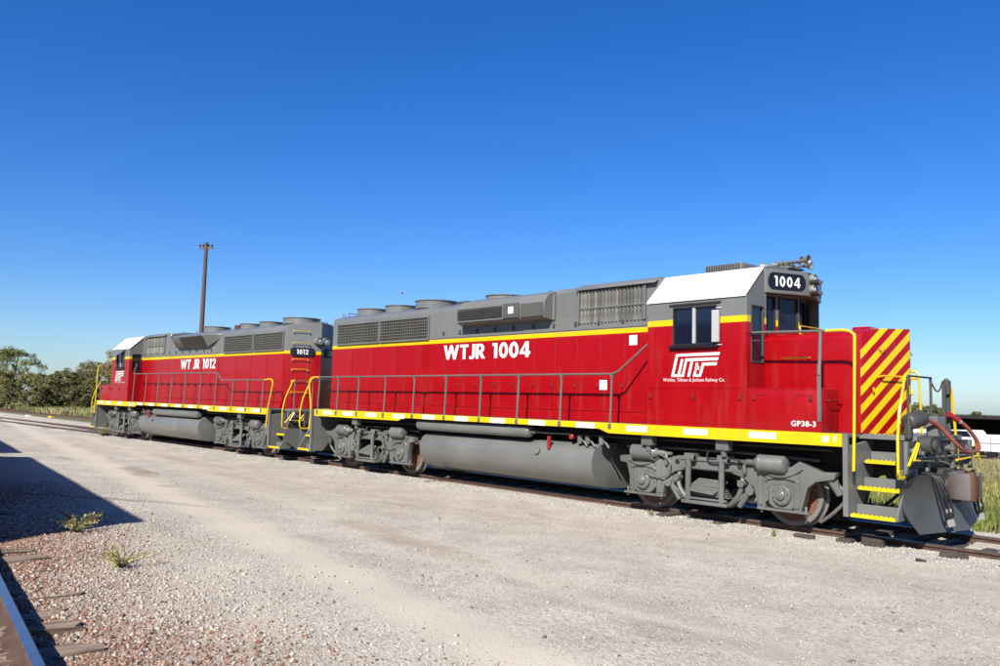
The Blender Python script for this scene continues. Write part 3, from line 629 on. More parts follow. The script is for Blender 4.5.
    MB().tube([(d*8.58, 1.44, 1.12), (d*8.62, 1.2, 1.44), (d*8.62, 1.16, 1.44), (d*8.60, 1.3, 1.20), (d*8.62, .3, 1.16)], .019, 6).build('uncoupling_lever', M_YEL, E_)
    # hoses
    for k in range(6):
        y = (-.80+.08*k) if k < 3 else (.44+.09*(k-3))
        MB().tube(smooth_path([(d*8.5, y, 1.0), (d*8.68, y, .96), (d*(8.76+.02*(k % 3)), y+.02, .74), (d*(8.80+.015*(k % 3)), y+.06*(1+k % 3*.4), .46), (d*8.82, y+.12, .34)]), .019, 8).build('air_hose', M_HOSE, E_); MB().cyl((d*8.82, y+.115, .36), (d*8.835, y+.14, .26), .024, n=8).build('glad_hand', M_ALU, E_); MB().cyl((d*8.805, y+.08, .50), (d*8.81, y+.09, .46), .024, n=8).build('hose_clamp', M_ALU, E_)
    if plow:
        pv = []; rows = [(.07, .16), (.0, .32), (-.05, .55), (-.045, .80), (.06, .99)]; ys = [-1.36, -1.15, -.8, -.4, 0, .4, .8, 1.15, 1.36]
        V = []; F = []
        for th in (0, -.02):
            for y in ys:
                for dx, z in rows:
                    zz = z if abs(y) < 1.2 else .34+(z-.16)*.70
                    V.append((d*(8.79-.22*abs(y)+dx+th), y, zz))
        nr = len(rows); n2 = len(ys)*nr
        for i in range(len(ys)-1):
            for j in range(nr-1):
                a_ = i*nr+j; q = (a_, a_+1, a_+nr+1, a_+nr)
                cy_ = (ys[i]+ys[i+1])/2
                if abs(cy_) < .3 and j >= 2: continue
                F.append(q); F.append(tuple(x+n2 for x in q[::-1]))
        me = bpy.data.meshes.new('snow_plow'); me.from_pydata(V, [], F); bm = bmesh.new(); bm.from_mesh(me); bmesh.ops.recalc_face_normals(bm, faces=bm.faces); bm.to_mesh(me); bm.free()
        for p in me.polygons: p.use_smooth = True
        link('pilot_plow', me, M_PLOW, E_)
        MB().box(min(d*8.42, d*8.5), max(d*8.42, d*8.5), -.9, .9, .62, .95).build('plow_bracket', M_DARKGREY, E_)
    else:
        w = MB().prism([(-1.42, .95), (-1.42, .60), (-.95, .30), (.95, .30), (1.42, .60), (1.42, .95), (.35, .95), (.30, .55), (-.30, .55), (-.35, .95)], d*8.50, d*8.53, 'yz'); w.build('pilot_plate', M_GREY, E_, .004)
    return E_
M_RUSTC = paint('coupler_grey', (.17, .15, .14), .6, wear=.4, coat=0, dirt=(.12, .06, .035), dirt_amt=.6)
M_PLOW = paint('plow_grey', (.105, .112, .114), .5, coat=.06, wear=.4, dirt_amt=.4)

def grille(parent, x0, x1, z0, z1, s, y, dx=.06, dz=.09, mat=None, deep=.05, name='radiator_grille'):
    g_ = MB().box(x0, x1, min(s*(y-.02), s*(y+.004)), max(s*(y-.02), s*(y+.004)), z0, z1); g_.build('grille_backing', M_BLACK, parent)
    b_ = MB(); t = .011; Yb = lambda a, b: (min(s*(y+a), s*(y+b)), max(s*(y+a), s*(y+b)))
    n = max(2, int((x1-x0)/dx)); m = max(2, int((z1-z0)/dz))
    for i in range(1, n): xx = x0+(x1-x0)*i/n; b_.box(xx-t, xx+t, *Yb(.008, .03), z0, z1)
    for j in range(1, m): zz = z0+(z1-z0)*j/m; b_.box(x0, x1, *Yb(.031, .042), zz-t*.8, zz+t*.8)
    b_.build(name, mat or M_GRILLE, parent)['kind'] = 'stuff'
    fr = MB(); w = .035
    fr.box(x0-w, x1+w, *Yb(-.01, deep), z1, z1+w); fr.box(x0-w, x1+w, *Yb(-.01, deep), z0-w, z0); fr.box(x0-w, x0, *Yb(-.01, deep), z0+.001, z1-.001); fr.box(x1, x1+w, *Yb(-.01, deep), z0+.001, z1-.001)
    fr.build('grille_frame', M_GREY, parent)
def window(parent, P, u0, u1, v0, v1, th, posts=(), mat=M_BLACK, fw=.028):
    """frame and pane set in an opening of a wall; P(u,v,d) as in holed_wall"""
    def bar(a, b, c, e, d0, d1):
        q = [(a, c), (b, c), (b, e), (a, e)]; mb_ = MB(); mb_.add([P(u, v, d0) for u, v in q]+[P(u, v, d1) for u, v in q], [(0, 1, 2, 3), (7, 6, 5, 4), (0, 4, 5, 1), (1, 5, 6, 2), (2, 6, 7, 3), (3, 7, 4, 0)]); return mb_
    mb = MB()
    for r in ((u0, u1, v1-fw, v1), (u0, u1, v0, v0+fw), (u0, u0+fw, v0+fw, v1-fw), (u1-fw, u1, v0+fw, v1-fw)):
        b_ = bar(*r, -.012, th); mb.add(b_.v, b_.f)
    for p in posts: bar(p-fw, p+fw, v0+fw, v1-fw, -.010, th).build('window_post', M_ALUB, parent, .004)
    mb.build('window_frame', mat, parent, .004)
    cuts = [u0+fw]+[q for p in posts for q in (p-fw, p+fw)]+[u1-fw]
    for k in range(0, len(cuts), 2): bar(cuts[k], cuts[k+1], v0+fw, v1-fw, th*.5, th*.5+.008).build('window_pane', M_GLASS, parent)

def make_loco(num, label, loc, rz, vs, first):
    root = thing('locomotive', label, 'locomotive', loc, rz, 'coupled diesel locomotives')
    # ---------------- underframe
    uf = MB().box(-8.3, 8.3, -.62, .62, 1.02, 1.45); uf.box(-7.6, 7.6, -1.36, 1.36, 1.40, 1.47)
    U = uf.build('underframe', M_BLACK, root)
    dk = MB().box(-7.6, 7.68, -1.50, 1.50, 1.48, 1.53); dk.build('walkway_deck', M_GREY, root, .003)
    for s in (-1, 1):
        e0, e1 = -7.56, 7.68
        prof = [(e0, 1.34), (-3.5, 1.34), (-3.28, 1.415), (3.0, 1.415), (3.24, 1.34), (e1, 1.34), (e1, 1.532), (e0, 1.532)]
        sl = MB().prism(prof, s*1.50, s*1.53, 'xz').build('side_sill', M_YEL, root, .003)
        rf = MB().box(-.235, .235, min(s*1.5305, s*1.534), max(s*1.5305, s*1.534), -.05, .05).mesh('reflector')
        for xc in ((-6.83, -5.79, -4.68, -3.46, -2.26, -1.06, .16, 1.35, 2.66, 3.9, 5.15, 6.4) if first else (-6.9, -5.85, -4.6, -3.3, -2.1, -.95, .3, 1.55, 2.7, 3.6, 4.9, 6.2, 7.1)):
            link('reflector', rf, M_WHITE, sl, (xc, 0, 1.466 if abs(xc) < 3.1 else 1.45))
        if first:
            decal('lettering', text_mesh('f', 'F', .085, .003), M_LETTER, sl, (7.58, s*1.5315, 1.405), (-s, 0, 0), (0, s, 0)); MB().box(7.38, 7.48, min(s*1.5305, s*1.534), max(s*1.5305, s*1.534), 1.40, 1.49).build('reflector', M_WHITE, sl)
        # pipes under the sill
        MB().tube([(-7.4, s*1.2, 1.27), (7.4, s*1.2, 1.27)], .03, 8).build('brake_pipe', M_BLACK, root)
        for xx in (-5.6, 4.05, 5.6): MB().box(xx-.12, xx+.12, min(s*1.28, s*1.44), max(s*1.28, s*1.44), 1.16, 1.36).cyl((xx, s*1.36, 1.05), (xx, s*1.36, 1.17), .05, n=10).build('sill_bracket', M_TRUCK, root, .01)
    # ---------------- hood
    HW = 1.0
    H = vprism(hood_profile(HW, 1.531, 4.17, 4.30), -7.60, 1.30, HW, VA).build('hood', M_HOOD, root, .03, 2)
    cabx = 4.12
    MB().prism(hood_profile(HW+.002, 1.531, 4.27, 4.36, .10), 1.302, cabx+.02, 'yz').build('electrical_cabinet_section', M_HOOD, H, .012)
    for s in (-1, 1):
        MB().box(-7.5, 4.0, min(s*1.0, s*1.035), max(s*1.0, s*1.035), 1.532, 1.70).build('duct', M_RED, H, .008)
        dm = MB().box(-.30, .30, min(s*.998, s*1.014), max(s*.998, s*1.014), 1.735, 3.225).mesh('hood_door', .006)
        um = MB().box(-.30, .30, min(s*.998, s*1.014), max(s*.998, s*1.014), 3.375, 3.63).mesh('upper_hood_door', .006)
        for k in range(11):
            x = -2.66+k*.618
            link('hood_door', dm, M_HOOD, H, (x, 0, 0)); link('hood_door', um, M_HOOD, H, (x, 0, 0))
            for z, lm_, mm_ in ((2.25, LATCHR, M_REDD), (3.5, LATCH, M_DARKGREY)): link('door_latch', lm_, mm_, H, (x+.24, s*1.024, z)).rotation_euler = (0, 0, 0 if s < 0 else PI)
        dm2 = MB().box(-.52, .52, min(s*.998, s*1.012), max(s*.998, s*1.012), 1.735, 3.225).mesh('hood_panel', .006)
        for k in range(4): link('hood_panel', dm2, M_HOOD, H, (-7.02+k*1.07, 0, 0))
        bl = MB()
        for k in range(26): bl.cyl((-7.45+k*.17, s*.99, 3.305), (-7.45+k*.17, s*1.012, 3.305), .014, n=6)
        for k in range(16): bl.cyl((-7.53, s*.99, 1.8+k*.15), (-7.53, s*1.010, 1.8+k*.15), .012, n=6)
        bl.build('bolt_row', M_HOOD, H)['kind'] = 'stuff'
        for a_, b_ in (((-7.27, -5.22), (-5.12, -3.04)) if first else ((-7.6+.02, -5.60), (-5.48, -3.42))): grille(H, max(a_, -7.5) if True else a_, b_, 3.40, 3.93, s, 1.0, .075, .075)
        # intake grille of vertical slats by the cab
        gx0, gx1 = (2.02, 3.66) if first else (1.80, 3.55)
        MB().box(gx0, gx1, min(s*1.0, s*1.008), max(s*1.0, s*1.008), 3.52, 4.16).build('grille_backing', M_BLACK, H)
        n = 18; sm = MB().prism([(-.042, s*1.010), (0, s*1.055), (.042, s*1.010)], 3.5, 4.16, 'xy').mesh('intake_slat')
        for k in range(n): link('intake_slat', sm, M_SLATS, H, (gx0+(k+.5)*(gx1-gx0)/n, 0, 0))
        f_ = MB()
        for z in (3.80,): f_.box(gx0, gx1, min(s*1.056, s*1.066), max(s*1.056, s*1.066), z-.012, z+.012)
        for a_, b_ in ((gx0-.04, gx0), (gx1, gx1+.04)): f_.box(a_, b_, min(s*1.0, s*1.06), max(s*1.0, s*1.06), 3.5, 4.2)
        f_.build('grille_frame', M_GREY, H, .004)
        MB().prism([(s*.86, 4.31), (s*1.10, 4.20), (s*1.10, 4.17), (s*.86, 4.28)], gx0-.08, gx1+.30, 'yz').build('rain_lip', M_GREY, H, .004)
    # inertial filter / dynamic brake blister
    for s in (-1, 1):
        if first:
            x0, x1 = -1.68, 1.26
            o1 = [(s*.98, 3.60), (s*1.28, 3.66), (s*1.30, 4.0), (s*1.16, 4.17), (s*.80, 4.27), (s*.80, 3.60)]
            mb = MB().prism(o1, x0+.10, x1-.0, 'yz'); o2 = [(s*.98, 3.63), (s*1.0, 3.70), (s*1.0, 4.0), (s*.98, 4.1), (s*.80, 4.2), (s*.80, 3.62)]
            mb.prism(o2, x0-.08, x0+.10, 'yz', o1); mb.build('filter_box', M_GREY, H, .01)
            grille(H, x0+.14, -.02, 3.72, 3.98, s, 1.300, .05, .05, M_DARKGREY, .016)
            MB().box(.02, .52, min(s*1.28, s*1.335), max(s*1.28, s*1.335), 3.69, 4.02).build('filter_door', M_GREYD, H, .01)
            MB().box(.56, 1.24, min(s*1.28, s*1.312), max(s*1.28, s*1.312), 3.69, 3.985).build('filter_panel', M_GREYD, H, .006)
            MB().box(.20, .36, min(s*1.3352, s*1.338), max(s*1.3352, s*1.338), 3.79, 3.94).build('placard', M_WHITE, H)
            MB().box(1.27, 1.33, min(s*.9, s*1.06), max(s*.9, s*1.06), 3.62, 4.16).build('drip_rail', M_GREY, H, .004)
        else:
            o1 = [(s*.98, 3.62), (s*1.14, 3.64), (s*1.38, 4.03), (s*.98, 4.10)]
            mb = MB().prism(o1, -2.35, .38, 'yz'); o2 = [(s*.98, 3.9), (s*1.0, 3.94), (s*1.0, 4.06), (s*.98, 4.08)]
            mb.prism(o1, .38, .78, 'yz', o2); mb.prism(o1, -2.35, -3.05, 'yz', o2); mb.build('filter_box', M_GREY, H, .006)
            sl = Vector((0, s*.24, .39)).normalized(); nn = Vector((0, s*.39, -.24)).normalized()
            mb = MB()
            for k in range(9):
                c_ = Vector((0, s*1.16, 3.68))+sl*(.035+k*.043)+nn*.008
                for xx in (-2.3, -.35): pass
                a_ = [c_+sl*.015, c_-sl*.015, c_-sl*.015+nn*.02, c_+sl*.015+nn*.02]
                mb.add([(x_, p.y, p.z) for x_ in (-2.3, -.35) for p in a_], [(0, 1, 2, 3), (7, 6, 5, 4), (0, 4, 5, 1), (1, 5, 6, 2), (2, 6, 7, 3), (3, 7, 4, 0)])
            mb.build('radiator_grille', M_DARKGREY, H)
    # roof fans
    fans = [(-7.05, .46, .2), (-5.62, .46, .2), (-4.05, .56, .22), (-1.35, .46, .16)] if first else [(-6.82, .60, .21), (-4.8, .40, .2), (-3.38, .40, .2), (-.60, .50, .22)]
    for x, r, h in fans:
        F_ = MB().lathe([(r+.02, 0), (r+.02, .02), (r, .04), (r, h-.03), (r+.025, h-.02), (r+.025, h), (r-.03, h), (r-.03, .06), (0, .06)], (x, 0, 4.275), (0, 0, 1), 32).build('cooling_fan', M_GREY, H)
        bl = MB()
        for k in range(8): a_ = 2*PI*k/8; bl.prism([(x+(r-.03)*math.cos(a_), (r-.03)*math.sin(a_)), (x+(r-.03)*math.cos(a_+.3), (r-.03)*math.sin(a_+.3)), (x+.08*math.cos(a_+.5), .08*math.sin(a_+.5)), (x+.08*math.cos(a_), .08*math.sin(a_))], 4.275+h-.06, 4.275+h-.05, 'xy')
        for q in range(5): rr = (r-.05)*(q+1)/5; bl.tube([(x+rr*math.cos(a_), rr*math.sin(a_), 4.275+h-.01) for a_ in np.linspace(0, 2*PI, 25)], .006, 4)
        bl.build('fan_guard', M_DARKGREY, H)
        for k in range(5): a_ = -PI/2+(k-2)*.8; MB().box(-.02, .02, -.02, .02, -.04, .04)
    st = MB()
    if not first: st.box(-2.75, -2.35, -.18, .18, 4.28, 4.47); st.build('exhaust_stack', M_RUST, H, .01)
    else:
        st.box(-2.95, -2.55, -.18, .18, 4.28, 4.40); st.build('exhaust_stack', M_DARKGREY, H, .01)
    for x in (-7.5, -3.2, -.4, .9):
        for s in (-1, 1): MB().tube([(x-.05, s*.72, 4.22), (x-.04, s*.72, 4.31), (x+.04, s*.72, 4.31), (x+.05, s*.72, 4.22)], .012, 6).build('lifting_eye', M_GREY, H)
    MB().tube([(-7.55, -.5, 4.24), (-7.62, -.5, 4.36), (-7.62, -.1, 4.36), (-7.55, -.1, 4.26)], .014, 6).build('roof_grab', M_STAN, H)
    # rear hood end (facing -x)
    s = vs
    for k, z in enumerate((4.0, 3.62, 3.10, 2.78, 2.42, 2.06)):
        MB().tube([hood_end(s, .80, z-.05, -.01), hood_end(s, .80, z-.05, .08), hood_end(s, .80, z, .08), hood_end(s, .36, z, .08), hood_end(s, .36, z-.05, .08), hood_end(s, .36, z-.05, -.01)], .013, 6).build('ladder_rung', M_YEL, H)
    for s in (-1, 1):
        n_ = Vector((-1, s*VA, 0)); u = Vector((-VA*s, -1, 0))
        plate('number_board', rounded(.76, .27, .11), .05, M_NAVY, H, hood_end(s, .52, 3.33, .004), u, n_, .006)
        decal('lettering', glyph_mesh('n', num, .15, .36, .13), M_LETTER, H, hood_end(s, .52, 3.255, .0555), u, n_)
        MB().lathe([(.125, 0), (.125, .16), (.115, .19), (.10, .19), (.09, .12), (.0, .09)], (-8.02, s*.125, 3.68), (-1, 0, 0), 18).build('headlight', M_GREY, H)
        MB().lathe([(.0, .0), (.088, .02), (.08, .05), (.0, .07)], (-8.14, s*.125, 3.68), (-1, 0, 0), 16).build('headlight_lens', M_LENS, H)
    # ---------------- lettering and placards on the hood
    for s in (-1, 1):
        u = (-s, 0, 0); nr = (0, s, 0)
        if first: decal('lettering', glyph_mesh('road_name', 'WTJR 1004', .345, 3.0), M_LETTER, H, (-.90, s*1.0175, 2.855), u, nr)
        else: decal('lettering', glyph_mesh('road_name', 'WT JR 1012', .36, 2.98, .09, slant=.05), M_LETTER, H, (-1.28, s*1.0175, 2.845), u, nr)
        if first:
            for x, z in ((3.30, 3.02), (2.57, 2.16)): MB().box(x, x+.19, min(s*1.0165, s*1.019), max(s*1.0165, s*1.019), z, z+.19).build('placard', M_WHITE, H)
    # ---------------- cab
    CW, X0, X1, ZE = 1.52, 4.12, 6.12, 3.72
    th = .05; C_ = bpy.data.objects.new('cab', None); COL.objects.link(C_); C_.parent = root
    for s in (-1, 1):
        cb = MB(); P = lambda u, v, d, s=s: (u, s*(CW-d), v)
        x1 = X1 if (s == vs or not first) else 5.80
        holed_wall(cb, X0, x1, 1.532, ZE, [(4.67, 5.56, 2.93, 3.60)], P, th)
        # front narrow wall with the tall door light, rear wall
        xf = x1
        Pf = lambda u, v, d, s=s, xf=xf: (xf-d, s*u, v)
        holed_wall(cb, .93, CW, 1.532, ZE, [(1.0, 1.40, 2.62, 3.58)], Pf, th)
        cb.add([Pf(.93, ZE, 0), Pf(CW, ZE, 0), Pf(.98, 4.21, 0), Pf(.93, 4.25, 0)], [(0, 1, 2, 3)])
        Pr = lambda u, v, d, s=s: (X0+d, s*u, v)
        holed_wall(cb, .9, CW, 1.532, ZE, [(1.06, 1.42, 2.75, 3.5)], Pr, th)
        cb.add([Pr(.9, ZE, 0), Pr(CW, ZE, 0), Pr(.98, 4.21, 0), Pr(.9, 4.25, 0)], [(0, 1, 2, 3)])
        if x1 != X1: cb.add([(x1, s*.93, 1.54), (X1, s*.93, 1.54), (X1, s*.93, 4.22), (x1, s*.93, 4.22)], [(0, 1, 2, 3)])
        flat_build(cb, 'cab_wall', M_CAB, C_)
    for s in (-1, 1):
        for z in (2.19, 1.60): MB().box(X0+.01, X1-.01 if s == vs else 5.79, min(s*1.519, s*1.5265), max(s*1.519, s*1.5265), z, z+.011).build('belt_rail', M_CAB, C_)
    for s in (-1, 1):
        P = lambda u, v, d, s=s: (u, s*(CW-d), v)
        x1 = X1 if (s == vs or not first) else 5.80
        window(C_, P, 4.67, 5.56, 2.93, 3.60, th, (5.10,))
        Pf = lambda u, v, d, s=s, xf=x1: (xf-d, s*u, v)
        window(C_, Pf, 1.0, 1.40, 2.62, 3.58, th, (), M_DARKGREY)
        Pr = lambda u, v, d, s=s: (X0+d, s*u, v)
        window(C_, Pr, 1.06, 1.42, 2.75, 3.5, th, (), M_BLACK)
        MB().box(4.62, 5.60, min(s*1.522, s*1.60), max(s*1.522, s*1.60), 2.875, 2.925).build('arm_rest', M_NAVY, C_, .012)
        MB().box(4.60, 5.64, min(s*1.521, s*1.56), max(s*1.521, s*1.56), 3.635, 3.66).build('drip_rail', M_DARKGREY, C_, .004)
        if first:
            MB().box(5.50, 5.635, min(s*1.55, s*1.60), max(s*1.55, s*1.60), 2.96, 3.50).tube([(5.66, s*1.52, 3.54), (5.56, s*1.56, 3.54)], .012, 6).tube([(5.66, s*1.52, 2.92), (5.56, s*1.56, 2.92)], .012, 6).build('wind_deflector', M_ALUB, C_, .012)
        else:
            MB().add([(4.66, s*1.525, 3.66), (5.62, s*1.525, 3.66), (5.66, s*1.86, 3.42), (4.62, s*1.86, 3.42), (4.66, s*1.525, 3.675), (5.62, s*1.525, 3.675), (5.66, s*1.86, 3.435), (4.62, s*1.86, 3.435)], [(0, 1, 2, 3), (7, 6, 5, 4), (0, 4, 5, 1), (1, 5, 6, 2), (2, 6, 7, 3), (3, 7, 4, 0)]).build('awning', M_GREY, C_)
        u = (-s, 0, 0); nr = (0, s, 0); lx = 5.13
        lg = decal('logo', logo_mesh(.98), M_LETTER, C_, (lx, s*1.5225, 2.385), u, nr)
        decal('logo', AMP, M_LETTER, C_, (lx-s*.045, s*1.5225, 2.50), u, nr)
        decal('lettering', SMALL, M_LETTER, C_, (5.09, s*1.5225, 2.285), u, nr)
        for xx in (4.2, 5.1, 6.0, 6.25, 7.2): link('door_latch', LATCHR, M_REDD, C_, (xx, s*1.53, 2.05)).rotation_euler = (0, 0, 0 if s < 0 else PI)
    # roof
    for s in (-1, 1):
        x1 = 6.11 if (s == vs or not first) else 5.82
        MB().add([(X0-.02, s*1.545, 3.70), (x1, s*1.545, 3.70), (x1, s*.98, 4.225), (X0-.02, s*.98, 4.225), (X0-.02, s*1.545, 3.735), (x1, s*1.545, 3.735), (x1, s*.97, 4.262), (X0-.02, s*.97, 4.262)], [(0, 1, 2, 3), (7, 6, 5, 4), (0, 4, 5, 1), (1, 5, 6, 2), (2, 6, 7, 3), (3, 7, 4, 0)]).build('roof_slope', M_WHITE, C_, .006)
    MB().prism([(-.98, 4.225), (-.975, 4.265), (-.5, 4.315), (0, 4.33), (.5, 4.315), (.975, 4.265), (.98, 4.225)], X0-.02, X1+.03, 'yz').build('roof', M_GREY, C_, .005)
    # inner dark shell so that one cannot look straight through the body
    MB().box(X0+.06, 5.70, -1.40, 1.40, 1.6, 2.6).build('cab_interior', M_BLACK, C_); MB().box(4.9, 5.3, vs*1.0-.2, vs*1.0+.2, 2.6, 3.2).build('seat', M_BLACK, C_, .05)
    # front wall between: windshield
    wf = MB(); ca, sa = math.cos(.30), math.sin(.30)
    for s in (-1, 1):
        def Pw(u, v, d, s=s): return (5.93+.32*(1-u/.95)-d, s*u, v)
        holed_wall(wf, .02, .95, 3.0, 3.82, [(.05, .47, 3.185, 3.79), (.53, .92, 3.185, 3.79)], Pw, th)
    for s in (-1, 1): wf.add([(5.90, s*.94, 2.95), (6.13, s*.94, 2.95), (6.13, s*.94, 3.83), (5.90, s*.94, 3.83)], [(0, 1, 2, 3)])
    Wf = flat_build(wf, 'windshield_wall', M_CAB, C_)
    for s in (-1, 1):
        def Pw(u, v, d, s=s): return (5.93+.32*(1-u/.95)-d, s*u, v)
        window(C_, Pw, .05, .47, 3.185, 3.79, th, (), M_BLACK, .02); window(C_, Pw, .53, .92, 3.185, 3.79, th, (), M_BLACK, .02)
        MB().tube([Pw(.5, 3.72, -.03), Pw(.42, 3.5, -.03), Pw(.3, 3.34, -.02)], .009, 5).build('wiper', M_BLACK, C_)
    # number-board housing: a shallow wedge with the headlights at its tip
    hp = [(6.0, -.97), (6.16, -.97), (6.47, -.16), (6.47, .16), (6.16, .97), (6.0, .97)]
    MB().prism(hp, 3.82, 4.235, 'xy', [(x if x < 6.1 else x-.02, y) for x, y in hp]).build('number_board_housing', M_GREY, C_, .012, 2)
    for s in (-1, 1):
        a_, b_ = Vector((6.16, s*.97, 4.025)), Vector((6.46, s*.16, 4.025)); m_ = (a_+b_)/2
        u = (b_-a_) if s < 0 else (a_-b_); n_ = Vector((b_.y-a_.y, a_.x-b_.x, 0))*(1 if s < 0 else -1)
        plate('number_board', rounded(.80, .295, .12), .02, M_NAVY, C_, m_-n_.normalized()*.012, u, n_, .004)
        n_.normalize()
        decal('lettering', glyph_mesh('n', num, .175, .56, .15), M_LETTER, C_, m_+n_*.0115+Vector((0, 0, -.0875)), u, n_)
    for z in (4.12, 3.93):
        MB().lathe([(.10, 0), (.10, .05), (.09, .07), (.075, .07), (.07, .03), (.0, .02)], (6.465, 0, z), (1, 0, 0), 18).build('headlight', M_GREY, C_)
        MB().lathe([(.0, .03), (.066, .035), (.06, .06), (.0, .075)], (6.465, 0, z), (1, 0, 0), 16).build('headlight_lens', M_LENS, C_)
        MB().prism([(.105*math.cos(a_), z+.105*math.sin(a_)) for a_ in np.linspace(PI*1.08, PI*1.92, 10)]+[(.09*math.cos(a_), z+.09*math.sin(a_)) for a_ in np.linspace(PI*1.92, PI*1.08, 10)], 6.47, 6.62, 'yz').build('headlight_visor', M_DARKGREY, C_)
    # rooftop
    if first:
        ac = MB().box(4.72, 5.50, -.62, .2, 4.29, 4.455); ac.build('air_conditioner', M_GREY, C_, .03, 2)
        v_ = MB()
        for k in range(14): v_.box(4.76+k*.05, 4.785+k*.05, -.632, -.61, 4.35, 4.44)
        v_.build('vent_slats', M_DARKGREY, C_)
        hb = MB().box(5.85, 6.2, -.25, .25, 4.33, 4.36); hb.cyl((6.02, -.2, 4.38), (6.02, .2, 4.38), .03, n=8)
        for y, dr, L_, z in ((-.22, 1, .50, 4.43), (0, 1, .26, 4.46), (.2, 1, .32, 4.41), (-.10, -1, .42, 4.42), (.12, -1, .3, 4.45)):
            hb.lathe([(.018, 0), (.02, L_*.5), (.035, L_*.8), (.085, L_), (.09, L_+.01), (.075, L_+.01), (.02, L_*.8), (0, L_*.7)], (6.02, y, z), (dr, 0, 0), 14); hb.cyl((6.02, y, 4.36), (6.02, y, z), .02, n=8); hb.cyl((6.02-dr*.05, y, z), (6.02+dr*.03, y, z), .04, n=10)
        hb.build('air_horn', M_GREY, C_)
        MB().tube([(4.9, .5, 4.3), (5.2, .5, 4.37), (6.0, .4, 4.36)], .012, 5).build('antenna_cable', M_DARKGREY, C_)
    else:
        MB().box(5.2, 5.5, -.2, .2, 4.3, 4.42).build('roof_hatch', M_WHITE, C_, .02)
    # ---------------- short hood
    np_ = [(-.95, 1.531), (-.95, 3.02), (-.90, 3.075), (-.55, 3.16), (0, 3.18), (.55, 3.16), (.90, 3.075), (.95, 3.02), (.95, 1.531)]
    NO = vprism(np_, 6.10, 7.72, .95, 0, VN).build('short_hood', M_NOSE, root, .016, 2)
    # raised battery boxes flush with the cab side
    for s in (-1, 1):
        MB().box(6.122, 7.37, min(s*.952, s*1.52), max(s*.952, s*1.52), 1.533, 2.195).build('battery_box', M_RED, NO, .012, 2)
        for xx in (6.3, 6.95):
            MB().box(xx, xx+.16, min(s*1.52, s*1.528), max(s*1.52, s*1.528), 2.09, 2.10).build('hinge', M_REDD, NO)
        lid = MB().box(6.14, 7.34, min(s*1.10, s*1.5255), max(s*1.10, s*1.5255), 2.175, 2.205).build('battery_box_lid', M_RED, NO, .004)
        if first: decal('lettering', text_mesh('m', 'GP38-3', .085, .0025, width=.40), M_LETTER, NO, (7.08, s*1.5225, 1.615), (-s, 0, 0), (0, s, 0))
        g_ = MB().tube([(6.46, s*.95, 2.70), (6.46, s*1.03, 2.70), (6.90, s*1.03, 2.70), (6.90, s*.95, 2.70)], .014, 6); g_.build('grab_iron', M_YEL, NO)
        MB().tube([(7.375, s*1.02, 2.02), (7.45, s*1.02, 2.02), (7.45, s*1.38, 2.02), (7.375, s*1.38, 2.02)], .012, 6).build('grab_iron', M_REDD, NO)
    for s in (-1, 1):
        MB().tube([nose_end(s, .62, 2.40, -.01), nose_end(s, .62, 2.42, .08), nose_end(s, .14, 2.42, .08), nose_end(s, .14, 2.40, -.01)], .014, 6).build('grab_iron', M_YEL, NO)
        MB().tube([nose_end(s, .62, 2.86, -.01), nose_end(s, .60, 2.80, .03), nose_end(s, .52, 2.79, .03), nose_end(s, .50, 2.86, -.01)], .008, 6).build('lifting_eye', M_REDD, NO)
        plate('latch_bracket', rounded(.10, .10, .02), .04, M_YEL, NO, nose_end(s, .73, 2.20, -.005), (-VN*s/.95*s, 1, 0) if s < 0 else (-VN/.95, 1, 0), (1, s*VN/.95, 0), .004)
    MB().box(7.35, 7.62, -.42, .05, 3.15, 3.215).build('sand_hatch', M_RED, NO, .015)
    MB().tube([(6.62, -.72, 3.10), (6.62, -.72, 3.25), (6.62, .05, 3.25), (6.62, .05, 3.17)], .014, 6).build('grab_iron', M_YEL, NO)
    # ---------------- fuel tank and air reservoir
    tp = [(.75, 1.12), (1.15, 1.10), (1.33, .98), (1.40, .80), (1.38, .58), (1.24, .36), (1.0, .25), (.6, .22)]
    tp = tp+[(-y, z) for y, z in tp[::-1]]
    tx0, tx1 = (-2.75, 2.72) if first else (-2.45, 3.1)
    TK = MB().prism(tp, tx0, tx1, 'yz').build('fuel_tank', M_TANK, root, .02, 2, 50)
    e_ = tx1 if first else tx0
    for s in (-1, 1):
        q = .0 if first else .35
        gz_ = MB().cyl((1.25 if first else 1.7, s*1.34, .88), (1.25 if first else 1.7, s*1.43, .90), .075, n=14); gz_.build('filler_cap', M_TANK, TK, .006)
        MB().box(1.52 if first else 2.05, 1.58 if first else 2.11, min(s*1.33, s*1.40), max(s*1.33, s*1.40), .95, 1.20).build('fuel_gauge', M_REDD2, TK, .006)
        MB().cyl((2.12 if first else 2.75, s*1.20, 1.24), (2.12 if first else 2.75, s*1.34, 1.22), .055, n=12).build('emergency_cutoff', M_REDD2, TK, .006)
        r0, r1, rz_ = ((-2.9, 1.0, 1.27) if first else (-2.4, 1.66, 1.19))
        MB().lathe([(0, 0), (.10, .015), (.125, .06), (.13, .1), (.13, r1-r0-.1), (.125, r1-r0-.06), (.10, r1-r0-.015), (.04, r1-r0), (.04, r1-r0+.12), (0, r1-r0+.12)], (r0, s*1.32, rz_), (1, 0, 0), 20).tube([(r1, s*1.32, rz_), (r1+.5, s*1.30, rz_-.01), (r1+1.1, s*1.2, rz_)], .018, 6).build('air_reservoir', M_TANK, root)
        v_ = MB()
